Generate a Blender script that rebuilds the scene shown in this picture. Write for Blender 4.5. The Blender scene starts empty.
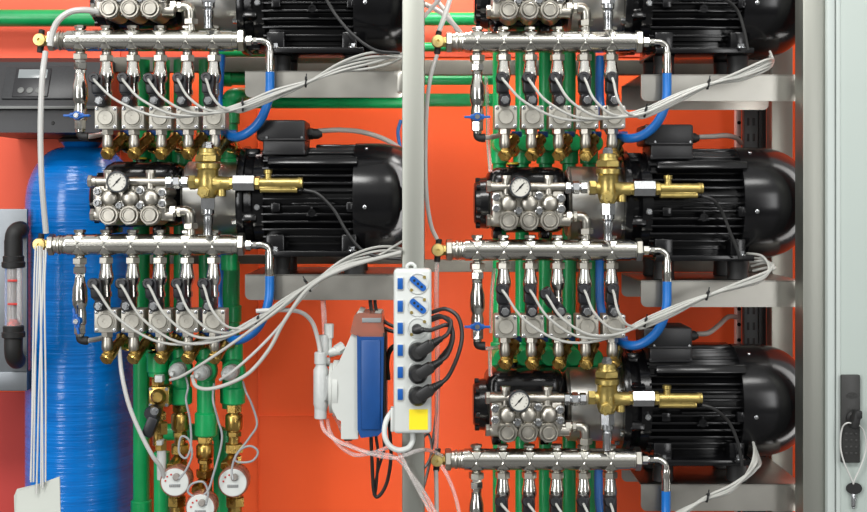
import bpy, bmesh, math, random
from mathutils import Vector, Matrix, Euler
random.seed(7)
PI = math.pi
# ------------------------------------------------------------------ camera frame
S = 0.002          # metres per photo pixel in the plane of the manifolds (Y = 0)
D = 2.5            # camera distance from that plane
H = 1.35           # eye height
CX, HY = 433.5, 196.0
def k(Y): return (D + Y) / D
def P(x, y, Y=0.0): return Vector(((x - CX) * S * k(Y), Y, H + (HY - y) * S * k(Y)))
def U(px, Y=0.0): return px * S * k(Y)
Z1 = Vector((0, 0, 1)); X1 = Vector((1, 0, 0)); Y1 = Vector((0, 1, 0))
scene = bpy.context.scene
COL = scene.collection

# ------------------------------------------------------------------ materials
def nodes_of(name):
    m = bpy.data.materials.new(name); m.use_nodes = True
    nt = m.node_tree; b = nt.nodes['Principled BSDF']
    return m, nt, b
def mat(name, col, rough=0.5, metal=0.0, vary=0.0, vscale=30.0, bump=0.0, bscale=200.0, coat=0.0, trans=0.0,
        stretch=(1, 1, 1), rvary=0.0, ior=1.45, sss=0.0, bdist=0.001):
    m, nt, b = nodes_of(name)
    b.inputs['Base Color'].default_value = (*col, 1)
    b.inputs['Roughness'].default_value = rough
    b.inputs['Metallic'].default_value = metal
    b.inputs['IOR'].default_value = ior
    b.inputs['Coat Weight'].default_value = coat
    b.inputs['Coat Roughness'].default_value = 0.08
    b.inputs['Transmission Weight'].default_value = trans
    L = nt.links.new
    tc = nt.nodes.new('ShaderNodeTexCoord')
    mp = nt.nodes.new('ShaderNodeMapping'); mp.inputs['Scale'].default_value = stretch
    L(tc.outputs['Object'], mp.inputs['Vector'])
    if vary or rvary:
        n = nt.nodes.new('ShaderNodeTexNoise'); n.inputs['Scale'].default_value = vscale; n.inputs['Detail'].default_value = 5
        L(mp.outputs['Vector'], n.inputs['Vector'])
        if vary:
            r = nt.nodes.new('ShaderNodeValToRGB')
            r.color_ramp.elements[0].position = 0.3; r.color_ramp.elements[1].position = 0.7
            r.color_ramp.elements[0].color = (*[max(0, c * (1 - vary)) for c in col], 1)
            r.color_ramp.elements[1].color = (*[min(1, c * (1 + vary)) for c in col], 1)
            L(n.outputs['Fac'], r.inputs['Fac']); L(r.outputs['Color'], b.inputs['Base Color'])
        if rvary:
            q = nt.nodes.new('ShaderNodeMapRange')
            q.inputs['From Min'].default_value = .3; q.inputs['From Max'].default_value = .7
            q.inputs['To Min'].default_value = max(.02, rough - rvary); q.inputs['To Max'].default_value = rough + rvary
            L(n.outputs['Fac'], q.inputs['Value']); L(q.outputs['Result'], b.inputs['Roughness'])
    if bump:
        n2 = nt.nodes.new('ShaderNodeTexNoise'); n2.inputs['Scale'].default_value = bscale; n2.inputs['Detail'].default_value = 3
        L(mp.outputs['Vector'], n2.inputs['Vector'])
        bp = nt.nodes.new('ShaderNodeBump'); bp.inputs['Strength'].default_value = bump; bp.inputs['Distance'].default_value = bdist
        L(n2.outputs['Fac'], bp.inputs['Height']); L(bp.outputs['Normal'], b.inputs['Normal'])
    return m

M = {}
M['orange'] = mat('orange_painted_panel', (0.95, 0.112, 0.024), .5, ior=1.35, vary=.04, vscale=3, bump=.04, bscale=30)
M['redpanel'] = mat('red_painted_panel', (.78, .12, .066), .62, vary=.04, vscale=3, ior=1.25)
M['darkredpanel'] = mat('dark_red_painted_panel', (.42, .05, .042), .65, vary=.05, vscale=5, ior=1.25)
M['steel'] = mat('brushed_steel', (.28,.285,.255), .48, 1, vary=.10, vscale=14, bump=.04, bscale=250, stretch=(1, 1, .04), rvary=.05)
M['rail'] = mat('dull_steel_rail', (.17, .16, .135), .6, .35, vary=.15, vscale=12)
M['shelf'] = mat('stainless_sheet', (.33,.32,.29), .36, 1, vary=.08, vscale=9, rvary=.06)
M['chrome'] = mat('polished_stainless', (.58,.57,.53), .15, 1, vary=.06, vscale=40, rvary=.06)
M['pipe'] = mat('manifold_stainless', (.45,.44,.40), .2, 1, vary=.05, vscale=30, rvary=.05, stretch=(.1, 1, 1))
M['plug'] = mat('plug_stainless', (.44,.425,.375), .3, 1, vary=.1, vscale=60)
M['nickel'] = mat('cast_nickel', (.39,.37,.325), .36, 1, vary=.12, vscale=70, bump=.12, bscale=900, rvary=.08)
M['valvebody'] = mat('cast_valve_body', (.38,.365,.32), .48, 0.65, vary=.06, vscale=60, bump=.1, bscale=900)
M['zinc'] = mat('zinc_plated', (.42,.43,.44), .24, 1, vary=.06, vscale=80)
M['alu'] = mat('cast_aluminium', (.44,.435,.41), .38, 1, vary=.08, vscale=25, bump=.06, bscale=700)
M['brass'] = mat('cast_brass', (.45,.345,.115), .34, .92, vary=.12, vscale=90, bump=.16, bscale=900, rvary=.08)
M['brasstap'] = mat('pale_brass', (.66, .52, .20), .45, .75, vary=.08, vscale=90)
M['brassd'] = mat('turned_brass', (.40,.265,.075), .3, 1, vary=.16, vscale=60, rvary=.08)
M['black'] = mat('black_motor_paint', (.0035, .0035, .004), .19, 0, vary=.3, vscale=20, bump=.02, bscale=400, ior=1.36)
M['blackbox'] = mat('black_box_plastic', (.006,.006,.007), .42, 0, vary=.2, vscale=60)
M['rubber'] = mat('black_rubber', (.008,.008,.008), .6)
M['coil'] = mat('coil_plastic', (.007,.0075,.010), .42, vary=.2, vscale=90)
M['cable'] = mat('black_cable', (.012, .012, .012), .42)
M['greycable'] = mat('grey_cable', (.23, .21, .19), .5)
M['white_cable'] = mat('white_cable', (.36,.36,.335), .4, vary=.05, vscale=40)
M['wire'] = mat('grey_wire', (.24,.25,.255), .45)
M['green'] = mat('green_pipe_plastic', (.003,.27,.075), .34, vary=.1, vscale=25, coat=.1)
M['bluehose'] = mat('blue_hose', (.004,.115,.40), .36, vary=.06, vscale=60, coat=.1)
M['bluehandle'] = mat('blue_plastic', (.005,.085,.34), .38, vary=.06, vscale=60)
M['bluecover'] = mat('blue_pump_cover', (.002,.048,.19), .42, vary=.06, vscale=30)
M['white'] = mat('white_plastic', (.50,.52,.50), .38, vary=.02, vscale=20)
M['whitepump'] = mat('white_pump_plastic', (.46,.475,.45), .42, vary=.03, vscale=20)
M['milky'] = mat('milky_plastic', (.50,.52,.51), .35, vary=.06, vscale=80, trans=.15)
M['tube'] = mat('translucent_tube', (.52,.52,.50), .3, trans=.22)
M['clear'] = mat('clear_tube', (.95, .90, .88), .12, trans=.8, ior=1.2)
M['door'] = mat('door_paint', (.33,.375,.35), .42, vary=.015, vscale=6, bump=.02, bscale=500)
M['doorwhite'] = mat('door_frame_paint', (.38,.42,.40), .4, vary=.015, vscale=6)
M['lock'] = mat('lock_plastic', (.022,.022,.021), .45, vary=.1, vscale=60)
M['yellow'] = mat('yellow_sticker', (.75,.60,.01), .5)
M['yellowcap'] = mat('yellow_cap', (.55, .42, .02), .4)
M['paper'] = mat('paper_card', (.44,.46,.42), .7, vary=.03, vscale=15)
M['string'] = mat('white_string', (.46,.46,.44), .7)
M['dial'] = mat('gauge_dial', (.52,.51,.46), .5)
M['darkrim'] = mat('gauge_rim', (.035, .04, .045), .3)
M['red'] = mat('red_plastic', (.45,.02,.015), .4)
M['pinkstrip'] = mat('pale_pink_strip', (.66, .42, .38), .5)
M['lcd'] = mat('lcd_glass', (.2,.22,.225), .25)
M['panelgrey'] = mat('grey_panel', (.022,.023,.025), .42, vary=.2, vscale=300)
M['boxsteel'] = mat('box_body', (.010,.010,.012), .4, vary=.15, vscale=200)
M['trimgrey'] = mat('grey_trim', (.13,.135,.13), .4)
M['backplate'] = mat('galvanised_plate', (.20,.215,.23), .42, .8, vary=.16, vscale=12)
M['dark_rack'] = mat('dark_slotted_steel', (.045, .05, .052), .5, .3)
M['floor'] = mat('grey_floor', (.13, .13, .13), .5, vary=.2, vscale=5)
M['wallside'] = mat('cabinet_side', (.42, .42, .40), .6)
M['bushing'] = mat('brown_translucent', (.42, .17, .12), .2, trans=.45)
M['blackhole'] = mat('socket_hole', (.004, .004, .004), .6)
# tank: blue wound shell with horizontal ridges
def tank_mat():
    m, nt, b = nodes_of('blue_wound_tank')
    L = nt.links.new
    b.inputs['Roughness'].default_value = .16; b.inputs['IOR'].default_value = 1.4
    tc = nt.nodes.new('ShaderNodeTexCoord')
    n = nt.nodes.new('ShaderNodeTexNoise'); n.inputs['Scale'].default_value = 9; n.inputs['Detail'].default_value = 4
    mp = nt.nodes.new('ShaderNodeMapping'); mp.inputs['Scale'].default_value = (1, 1, 7)
    L(tc.outputs['Object'], mp.inputs['Vector']); L(mp.outputs['Vector'], n.inputs['Vector'])
    r = nt.nodes.new('ShaderNodeValToRGB')
    r.color_ramp.elements[0].position = .3; r.color_ramp.elements[0].color = (.001, .105, .38, 1)
    r.color_ramp.elements[1].position = .72; r.color_ramp.elements[1].color = (.002, .155, .52, 1)
    L(n.outputs['Fac'], r.inputs['Fac']); L(r.outputs['Color'], b.inputs['Base Color'])
    w = nt.nodes.new('ShaderNodeTexWave'); w.bands_direction = 'Z'; w.inputs['Scale'].default_value = 14
    w.inputs['Distortion'].default_value = 1.6; w.inputs['Detail'].default_value = 3; w.inputs['Detail Scale'].default_value = 1.2
    L(tc.outputs['Object'], w.inputs['Vector'])
    n3 = nt.nodes.new('ShaderNodeTexNoise'); n3.inputs['Scale'].default_value = 120; n3.inputs['Detail'].default_value = 2
    mp3 = nt.nodes.new('ShaderNodeMapping'); mp3.inputs['Scale'].default_value = (2.5, 2.5, 60)
    L(tc.outputs['Object'], mp3.inputs['Vector']); L(mp3.outputs['Vector'], n3.inputs['Vector'])
    n3.inputs['Scale'].default_value = 3.0
    add = nt.nodes.new('ShaderNodeMath'); add.operation = 'MULTIPLY_ADD'; add.inputs[1].default_value = 1.9
    wm = nt.nodes.new('ShaderNodeMath'); wm.operation = 'MULTIPLY'; wm.inputs[1].default_value = .22; L(w.outputs['Fac'], wm.inputs[0])
    L(n3.outputs['Fac'], add.inputs[0]); L(wm.outputs[0], add.inputs[2])
    bp = nt.nodes.new('ShaderNodeBump'); bp.inputs['Strength'].default_value = .42; bp.inputs['Distance'].default_value = .0022
    L(add.outputs[0], bp.inputs['Height']); L(bp.outputs['Normal'], b.inputs['Normal'])
    return m
M['tank'] = tank_mat()

# ------------------------------------------------------------------ mesh helpers
def frame(axis):
    a = Vector(axis).normalized()
    ref = Z1 if abs(a.z) < .9 else Y1
    u = ref.cross(a).normalized()
    v = a.cross(u).normalized()
    return a, u, v
class B:
    def __init__(self): self.bm = bmesh.new()
    def box(self, c, size, bev=0.0, rot=None, seg=2):
        r = bmesh.ops.create_cube(self.bm, size=1.0); vs = r['verts']
        for v in vs: v.co = Vector((v.co.x * size[0], v.co.y * size[1], v.co.z * size[2]))
        if bev > 0:
            es = list({e for v in vs for e in v.link_edges})
            rr = bmesh.ops.bevel(self.bm, geom=es, offset=min(bev, .49 * min(size)), segments=seg, profile=.5, affect='EDGES')
            vs = list({v for f in rr['faces'] for v in f.verts} | {v for v in vs if v.is_valid})
        R = rot.to_matrix() if isinstance(rot, Euler) else (rot if rot is not None else Matrix.Identity(3))
        for v in vs: v.co = R @ v.co + Vector(c)
        return self
    def pbox(self, x0, y0, x1, y1, Ya, Yb, bev=0.0):
        """box whose FRONT face (at Ya) covers that pixel rectangle"""
        a, b = P(x0, y0, Ya), P(x1, y1, Ya)
        return self.box(((a.x + b.x) / 2, (Ya + Yb) / 2, (a.z + b.z) / 2), (abs(b.x - a.x), Yb - Ya, abs(a.z - b.z)), bev)
    def lathe(self, p, axis, prof, n=24, ph=0.0, su=1.0, sv=1.0):
        a, u, v = frame(axis); p = Vector(p); rings = []
        for t, r in prof:
            if r <= 1e-7: rings.append([self.bm.verts.new(p + a * t)])
            else:
                rings.append([self.bm.verts.new(p + a * t + u * (r * su * math.cos(ph + 2 * PI * i / n)) + v * (r * sv * math.sin(ph + 2 * PI * i / n))) for i in range(n)])
        for A, C in zip(rings[:-1], rings[1:]):
            for i in range(n):
                j = (i + 1) % n
                if len(A) == 1 and len(C) == 1: continue
                if len(A) == 1: self.bm.faces.new((A[0], C[j], C[i]))
                elif len(C) == 1: self.bm.faces.new((A[i], A[j], C[0]))
                else: self.bm.faces.new((A[i], A[j], C[j], C[i]))
        if len(rings[0]) > 2: self.bm.faces.new(list(reversed(rings[0])))
        if len(rings[-1]) > 2: self.bm.faces.new(rings[-1])
        return self
    def cyl(self, p0, p1, r0, r1=None, n=24, ch=0.0, ph=0.0):
        p0, p1 = Vector(p0), Vector(p1); L = (p1 - p0).length
        r1 = r0 if r1 is None else r1
        if ch: prof = [(0, r0 - ch), (ch, r0), (L - ch, r1), (L, r1 - ch)]
        else: prof = [(0, r0), (L, r1)]
        return self.lathe(p0, p1 - p0, prof, n, ph)
    def hex(self, p0, p1, r, ph=.25, ch=None):
        p0, p1 = Vector(p0), Vector(p1); L = (p1 - p0).length
        c = min(r * .12, L * .2) if ch is None else ch
        return self.lathe(p0, p1 - p0, [(0, r - c), (c * .7, r), (L - c * .7, r), (L, r - c)], 6, ph)
    def ball(self, c, r, axis=(0, 0, 1), n=20, m=12, sa=1.0, half=False):
        lo = 0 if half else -PI / 2
        prof = [(r * sa * math.sin(lo + (PI / 2 - lo) * i / m), r * math.cos(lo + (PI / 2 - lo) * i / m)) for i in range(m + 1)]
        prof[-1] = (r * sa, 0)
        if not half: prof[0] = (-r * sa, 0)
        return self.lathe(c, axis, prof, n)
    def tube(self, pts, r, n=8, sub=6, smooth=True, radii=None):
        pts = [Vector(p) for p in pts]
        if smooth and len(pts) > 2:
            ext = [pts[0] * 2 - pts[1]] + pts + [pts[-1] * 2 - pts[-2]]; q = []
            for i in range(1, len(ext) - 2):
                p0, p1, p2, p3 = ext[i - 1:i + 3]
                for s in range(sub):
                    t = s / sub
                    q.append(.5 * ((2 * p1) + (p2 - p0) * t + (2 * p0 - 5 * p1 + 4 * p2 - p3) * t * t + (3 * p1 - p0 - 3 * p2 + p3) * t ** 3))
            q.append(pts[-1]); pts = q
        out = [pts[0]]
        for p in pts[1:]:
            if (p - out[-1]).length > 1e-5: out.append(p)
        pts = out
        tang = []
        for i in range(len(pts)):
            a = pts[max(0, i - 1)]; b = pts[min(len(pts) - 1, i + 1)]
            tang.append((b - a).normalized())
        _, u, v = frame(tang[0]); rings = []
        for i, p in enumerate(pts):
            t = tang[i]
            u = (u - t * u.dot(t)); u = u.normalized() if u.length > 1e-6 else frame(t)[1]
            v = t.cross(u)
            rr = r if radii is None else radii[min(len(radii) - 1, int(i * len(radii) / len(pts)))]
            rings.append([self.bm.verts.new(p + u * rr * math.cos(2 * PI * j / n) + v * rr * math.sin(2 * PI * j / n)) for j in range(n)])
        for A, C in zip(rings[:-1], rings[1:]):
            for j in range(n):
                jj = (j + 1) % n; self.bm.faces.new((A[j], A[jj], C[jj], C[j]))
        self.bm.faces.new(list(reversed(rings[0]))); self.bm.faces.new(rings[-1])
        return self
    def prism(self, outline, Ya, Yb):
        """outline: list of (X, Z) world points, extruded from Ya to Yb"""
        A = [self.bm.verts.new((x, Ya, z)) for x, z in outline]; C = [self.bm.verts.new((x, Yb, z)) for x, z in outline]
        n = len(A); self.bm.faces.new(A); self.bm.faces.new(list(reversed(C)))
        for i in range(n):
            j = (i + 1) % n; self.bm.faces.new((A[i], C[i], C[j], A[j]))
        return self
    def pprism(self, pix, Ya, Yb):
        return self.prism([(P(x, y, Ya).x, P(x, y, Ya).z) for x, y in pix], Ya, Yb)
    def bend(self, pts, r, **kw): return self.tube(pts, r, **{'n': 14, 'sub': 6, **kw})

PIV = {}
def finish(name, b, m, parent=None, pivot=None, angle=.6):
    bm = b.bm
    bmesh.ops.recalc_face_normals(bm, faces=bm.faces)
    for f in bm.faces: f.smooth = True
    for e in bm.edges:
        if len(e.link_faces) == 2 and e.calc_face_angle(0) > angle: e.smooth = False
    me = bpy.data.meshes.new(name); 
    if pivot is None: pivot = PIV[parent] if parent is not None else Vector((0, 0, 0))
    pivot = Vector(pivot)
    bmesh.ops.translate(bm, verts=bm.verts, vec=-pivot)
    bm.to_mesh(me); bm.free()
    me.materials.append(m if not isinstance(m, str) else M[m])
    o = bpy.data.objects.new(name, me); COL.objects.link(o)
    if parent is not None:
        o.parent = parent; o.location = pivot - PIV[parent]
    else: o.location = pivot
    PIV[o] = pivot
    return o
def thing(name, label, cat, loc, group=None):
    o = bpy.data.objects.new(name, None); COL.objects.link(o); o.empty_display_size = .02
    o.location = loc; PIV[o] = Vector(loc)
    o['label'] = label; o['category'] = cat
    if group: o['group'] = group
    return o
def part(name, b, m, parent, label=None, pivot=None, angle=.6):
    o = finish(name, b, m, parent, pivot, angle)
    if label: o['label'] = label
    return o
def solo(name, label, cat, b, m, loc, group=None, angle=.6):
    o = finish(name, b, m, None, loc, angle); o['label'] = label; o['category'] = cat
    if group: o['group'] = group
    return o
def struct(name, b, m, loc=(0, 0, 0)):
    o = finish(name, b, m, None, loc); o['kind'] = 'structure'; return o
def dup(root, d, label, group=None):
    r = root.copy(); COL.objects.link(r); r.location = root.location + d; r['label'] = label
    if group: r['group'] = group
    PIV[r] = PIV[root] + d
    def rec(src, dst):
        for ch in list(src.children):
            c = ch.copy(); COL.objects.link(c); c.parent = dst; PIV[c] = PIV[ch] + d
            rec(ch, c)
    rec(root, r)
    return r
def child(root, name):
    return [c for c in root.children if c.name.split('.')[0] == name][0]

# ------------------------------------------------------------------ banks (offset of each bank from the middle right one, in plane px)
BANKS = {  # key: (dx, dy, manifold height, words)
    'R1': (0, 0, 'middle right'), 'R0': (0, -208, 'top right'), 'R2': (-1, 209.3, 'bottom right'),
    'L0': (-397, -209.4, 'top left'), 'L1': (-397.4, -5.4, 'lower left')}
ORDER = ['R1', 'R0', 'R2', 'L0', 'L1']
def off(bk): dx, dy, _ = BANKS[bk]; return Vector((dx * S, 0, -dy * S))
W = {b: BANKS[b][2] for b in BANKS}
ORD = ['first', 'second', 'third', 'fourth', 'fifth']
TX = [477.3, 503.6, 530.2, 557.4, 584.4, 611.0]      # tee columns of the middle right bank
MY = 250.0

# ------------------------------------------------------------------ shell of the place
b = B(); b.box((0, 0, -.02), (4.2, 5.4, .04)); struct('floor', b, 'floor')
b = B()
b.box((0, .505, 1.25), (3.0, .03, 2.5)); w = struct('wall_back', b, 'orange')
for i, (xa, xb, ya, yb) in enumerate([(0, 258, 200, 415), ]):
    pass
b = B()
for x in (258, 737):
    a = P(x, 0, .488); b.box((a.x, .489, 1.25), (.004, .004, 2.5), .001)
a = P(258, 416, .488); b.box((a.x + .14, .489, a.z), (.28, .004, .003), .001)
struct('trim_1', b, 'orange')
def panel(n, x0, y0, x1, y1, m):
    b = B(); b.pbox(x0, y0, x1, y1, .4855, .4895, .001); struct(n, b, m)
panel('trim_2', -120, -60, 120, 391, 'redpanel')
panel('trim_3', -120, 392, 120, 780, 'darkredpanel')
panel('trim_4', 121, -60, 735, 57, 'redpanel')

# ------------------------------------------------------------------ rack frame
def post(x0, x1, Ya, Yb, label, ztop=2.05, m='steel', name='rack_post'):
    a, c = P(x0, 0, Ya), P(x1, 0, Ya)
    t = thing(name, label, 'post', ((a.x + c.x) / 2, (Ya + Yb) / 2, 0))
    b = B(); b.box(((a.x + c.x) / 2, (Ya + Yb) / 2, ztop / 2 + .004), (c.x - a.x, Yb - Ya, ztop - .008), .003)
    part('tube', b, m, t)
    b = B(); b.box(((a.x + c.x) / 2, (Ya + Yb) / 2, .004), (c.x - a.x + .03, Yb - Ya + .03, .008), .002)
    part('foot_plate', b, m, t)
    return t
post(402, 424.5, -.062, -.014, 'brushed steel upright post between the left and right pump banks')
post(803, 826, -.062, -.006, 'brushed steel upright post beside the pale cabinet door')
post(771.5, 793, .29, .335, 'rear steel upright post behind the right hand motors')
# slotted dark rail, pink strip
def slotted(x0, x1, Y, label, m, holes, hr, name):
    a, c = P(x0, 0, Y), P(x1, 0, Y)
    t = thing(name, label, 'rail', ((a.x + c.x) / 2, Y, 0))
    b = B(); b.box(((a.x + c.x) / 2, Y + .01, 1.0), (c.x - a.x, .02, 2.0), .002); part('rail_body', b, m, t)
    b = B()
    z = .62
    while z < 1.8:
        for hx in holes:
            px = a.x + (c.x - a.x) * hx
            if hr: b.cyl((px, Y - .0012, z), (px, Y + .002, z), hr, n=12)
            else: b.box((px, Y + .0004, z), (.006, .003, .018), .0012)
        z += .036
    part('slot_pattern', b, 'blackhole', t)
slotted(744, 758, .36, 'dark slotted steel rail behind the right hand motors', 'dark_rack', (.3, .7), 0, 'slotted_rail')
slotted(736, 741.5, .40, 'narrow pale pink strip with round holes beside the dark slotted rail', 'pinkstrip', (.55,), .0045, 'perforated_strip')
b = B(); a, c = P(759, 0, .36), P(767, 0, .36); b.box(((a.x + c.x) / 2, .39, 1.0), (c.x - a.x, .05, 2.0), .002)
solo('cable_duct', 'black vertical duct between the slotted rail and rear post', 'duct', b, 'rubber', ((a.x + c.x) / 2, .39, 0))
# rear cross rails
def crossrail(x0, x1, y0, y1, Y, label):
    b = B(); b.pbox(x0, y0, x1, y1, Y, Y + .03, .002)
    a = P((x0 + x1) / 2, (y0 + y1) / 2, Y)
    solo('cross_rail', label, 'rail', b, 'rail', a)
crossrail(424, 771, 60, 74.5, .30, 'steel cross rail behind the top right solenoid valves')
crossrail(424, 771, 260, 272, .30, 'steel cross rail behind the middle right manifold pipe')
crossrail(100, 420, 57, 72, .31, 'steel cross rail behind the top left solenoid valves')
crossrail(100, 420, 255, 264, .31, 'steel cross rail behind the lower left manifold pipe')
# shelves
def shelf(x0, x1, y0, y1, label):
    Ya, Yb = .022, .285
    a, c = P(x0, y0, Ya), P(x1, y1, Ya)
    t = thing('motor_shelf', label, 'shelf', ((a.x + c.x) / 2, .1, c.z))
    w, h = c.x - a.x, a.z - c.z
    b = B(); b.box(((a.x + c.x) / 2, (Ya + Yb) / 2, a.z - .0015), (w, Yb - Ya, .003), .001); part('top_plate', b, 'shelf', t)
    for nm, Y in (('front_lip', Ya), ('rear_lip', Yb - .004)):
        rr = .012; pts = [(a.x, a.z), (c.x, a.z)]
        for i in range(7): q = -PI / 2 * i / 6; pts.append((c.x - rr + rr * math.cos(q), c.z + rr + rr * math.sin(q)))
        for i in range(7): q = -PI / 2 - PI / 2 * i / 6; pts.append((a.x + rr + rr * math.cos(q), c.z + rr + rr * math.sin(q)))
        b = B(); b.prism(pts, Y, Y + .004)
        part(nm, b, 'shelf', t)
    b = B(); b.box((c.x - .006, (-.014 + Ya) / 2, (a.z + c.z) / 2), (.012, Ya + .014, (a.z - c.z) * .7), .001); part('end_bracket', b, 'shelf', t)
    return t
shelf(641, 803, 280.5, 307, 'steel shelf under the middle right motor')
shelf(641, 803, 74.5, 101, 'steel shelf under the top right motor')
shelf(641, 803, 484.2, 511, 'steel shelf under the bottom right motor')
shelf(245, 404, 71, 97.5, 'steel shelf under the top left motor')
shelf(245, 404, 274.5, 300, 'steel shelf under the lower left motor')

# ------------------------------------------------------------------ electric motor (prototype: middle right)
MA = .105   # motor axis depth
def mp(x, y, Y=MA): return P(x, y, Y)
def make_motor():
    ax_y = 203.0; c = mp(700, ax_y)
    t = thing('electric_motor', f'black ribbed electric motor on the {W["R1"]} shelf', 'motor', (c.x, MA, mp(0, 281.5).z), 'electric motors on the rack')
    def X(x): return P(x, 0, .03 if x < 780 else MA).x
    def mf(y): return P(0, y, .005).z
    def ml(y): return P(0, y, .025).z
    R = U(52.5, MA); zc = c.z
    # drive end shield
    b = B(); b.lathe((X(624), MA, zc), X1, [(0, R * .98), (.006, R), (.014, R), (.016, R * .93), (.030, R * .88), (.034, R * .95), (X(652) - X(624) - .002, R * .95), (X(652) - X(624), R * .88)], 40)
    for q in range(8):
        an = 2 * PI * (q + .5) / 8
        b.box((X(637), MA + R * .90 * math.cos(an), zc + R * .90 * math.sin(an)), (.03, .02, .02), .003, Euler((-an, 0, 0)))
    part('end_shield', b, 'black', t)
    # finned stator
    b = B(); x0, x1 = P(650, 0, .01).x, P(745, 0, .01).x; r0 = U(43, MA)
    b.lathe((x0, MA, zc), X1, [(0, r0), (x1 - x0, r0)], 40)
    Rf = U(51, MA); th = U(2.1, MA)
    nf = 6
    for i in range(-nf, nf + 1):
        z = i * U(7.4, MA)
        if abs(z) > Rf * .97: continue
        if i in (-1, 0, 1): 
            hw = math.sqrt(Rf ** 2 - z ** 2) * (.985 if i else .97)
        else: hw = math.sqrt(Rf ** 2 - z ** 2)
        b.box(((x0 + x1) / 2, MA, zc + z), (x1 - x0 - .004, 2 * hw, th), .0008)
    for i in range(-4, 5):
        y = i * U(7.4, MA); hh = math.sqrt(Rf ** 2 - y ** 2)
        b.box(((x0 + x1) / 2, MA + y, zc), (x1 - x0 - .004, th, 2 * hh), .0008)
    part('finned_body', b, 'black', t)
    # smooth pad strip and lug under terminal box, side lugs
    b = B(); b.box((X(700), MA - Rf * .80, zc + U(34, MA)), (x1 - x0 - .01, .03, U(9, MA)), .003, Euler((math.radians(-30), 0, 0)))
    b.box((X(738), MA - Rf + .004, zc - U(8, MA)), (.016, .02, .02), .002)
    b.box((X(740), MA - Rf + .002, zc - U(8, MA)), (.006, .02, .012), .001)
    b.box((X(664), MA - Rf + .004, zc - U(8, MA)), (.018, .02, .018), .002)
    b.box((X(701), MA - Rf + .006, zc - U(4.5, MA)), (.085, .012, .004), .001)
    part('casting_lugs', b, 'black', t)
    b = B(); pc = Vector((X(700), MA - Rf - .001, zc - U(13.5, MA)))
    b.lathe(pc, -Y1, [(0, .008), (.006, .008), (.006, .0045), (.003, .0045), (.003, 0)], 16)
    for q in range(3):
        an = PI / 2 + q * 2 * PI / 3
        b.box(pc + Vector((.010 * math.cos(an), -.003, .010 * math.sin(an))), (.005, .006, .004), .001, Euler((0, -an, 0)))
    part('drain_plug', b, 'black', t)
    b = B(); sc = Vector((X(646), MA - R * .93, zc - U(8, MA))); b.cyl(sc, sc - Vector((0, .012, 0)), .006, n=12); b.hex(sc - Vector((0, .010, 0)), sc - Vector((0, .016, 0)), .0055)
    part('flange_bolt', b, 'zinc', t)
    # fan cover
    b = B(); Rc = U(55.5, MA); xa, xb = P(744, 0, .0).x, X(797.5); Lc = xb - xa
    prof = [(0, Rc * .97), (.0, Rc), (.004, Rc * 1.005), (Lc * .36, Rc)]
    for i in range(1, 13):
        q = PI / 2 * i / 12
        prof.append((Lc * .36 + Lc * .64 * math.sin(q), Rc * (.52 + .48 * math.cos(q) ** .9)))
    prof.append((Lc * 1.0, Rc * .1)); prof.append((Lc, 0))
    b.lathe((xa, MA, zc), X1, prof, 56)
    fc = part('fan_cover', b, 'black', t)
    for an, rr in ((math.radians(-8), .0042), (math.radians(62), .0035)):
        b = B(); n = Vector((0, -math.cos(an), math.sin(an))); pos = Vector((xa + .024, MA, zc)) + n * Rc * .997
        b.lathe(pos, n, [(0, rr), (.0025, rr), (.0035, rr * .6), (.0035, 0)], 14); part('cover_screw', b, 'zinc', fc)
    # terminal box
    b = B(); za, zb = ml(159), ml(144)
    b.box((X(671), MA - .034, (za + zb) / 2), (X(692) - X(650), .102, zb - za), .004); 
    b.box((X(671), MA - .02, ml(157)), (X(693) - X(650), .13, .010), .003)
    tb = part('terminal_box', b, 'blackbox', t)
    b = B(); za, zb = ml(145), ml(124.5)
    b.box((X(668), MA - .034, (za + zb) / 2), (X(692.5) - X(644), .106, zb - za), .005)
    b.box((X(670), MA - .034, za + .002), (X(693.5) - X(649), .110, .004), .0015)
    part('lid', b, 'blackbox', tb)
    for q in (654, 689):
        b = B(); b.lathe((X(q), MA - .087, ml(142)), -Y1, [(0, .003), (.003, .0025), (.003, 0)], 10); part('lid_screw', b, 'zinc', tb)
    b = B(); p0 = Vector((X(691), MA - .01, ml(136.5))); b.hex(p0, p0 + X1 * .012, .0125); b.lathe(p0 + X1 * .012, X1, [(0, .011), (.010, .0105), (.016, .0065), (.018, .0065)], 16)
    part('cable_gland', b, 'rubber', tb)
    # raised block beside the box on top
    b = B(); b.box((X(721), MA + .03, mp(0, 152).z), (X(742) - X(697), .06, .014), .004)
    part('top_rib', b, 'black', t)
    # feet
    b = B(); zt, zb = mf(243), mf(257)
    for xx, ww in ((662.5, 18), (736, 15)):
        for yy in (-.068, .068):
            b.box((X(xx), MA + yy, (zt + zb) / 2), (X(xx + ww / 2) - X(xx - ww / 2), .05, zt - zb + .016), .003)
    b.box((X(700), MA, mf(247)), (X(740) - X(655), .10, U(20, MA)), .004)
    zp = mf(258.2)
    b.box((X(702), MA - .004, zp), (X(750.5) - X(653), .20, U(5.5, MA)), .0015)
    part('foot_plate', b, 'black', t)
    for xx in (662.5, 739):
        for yy in (-.085, .08):
            zf = zp + U(2.75, MA)
            b = B(); b.lathe((X(xx), MA + yy - .006, zf), Z1, [(0, .011), (.002, .011), (.0025, .006)], 16); b.hex((X(xx), MA + yy - .006, zf + .002), (X(xx), MA + yy - .006, zf + .009), .0075)
            part('foot_bolt', b, 'zinc', t)
    zt, zb = zp - U(2.75, MA), P(0, 280.5, .022).z
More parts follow.
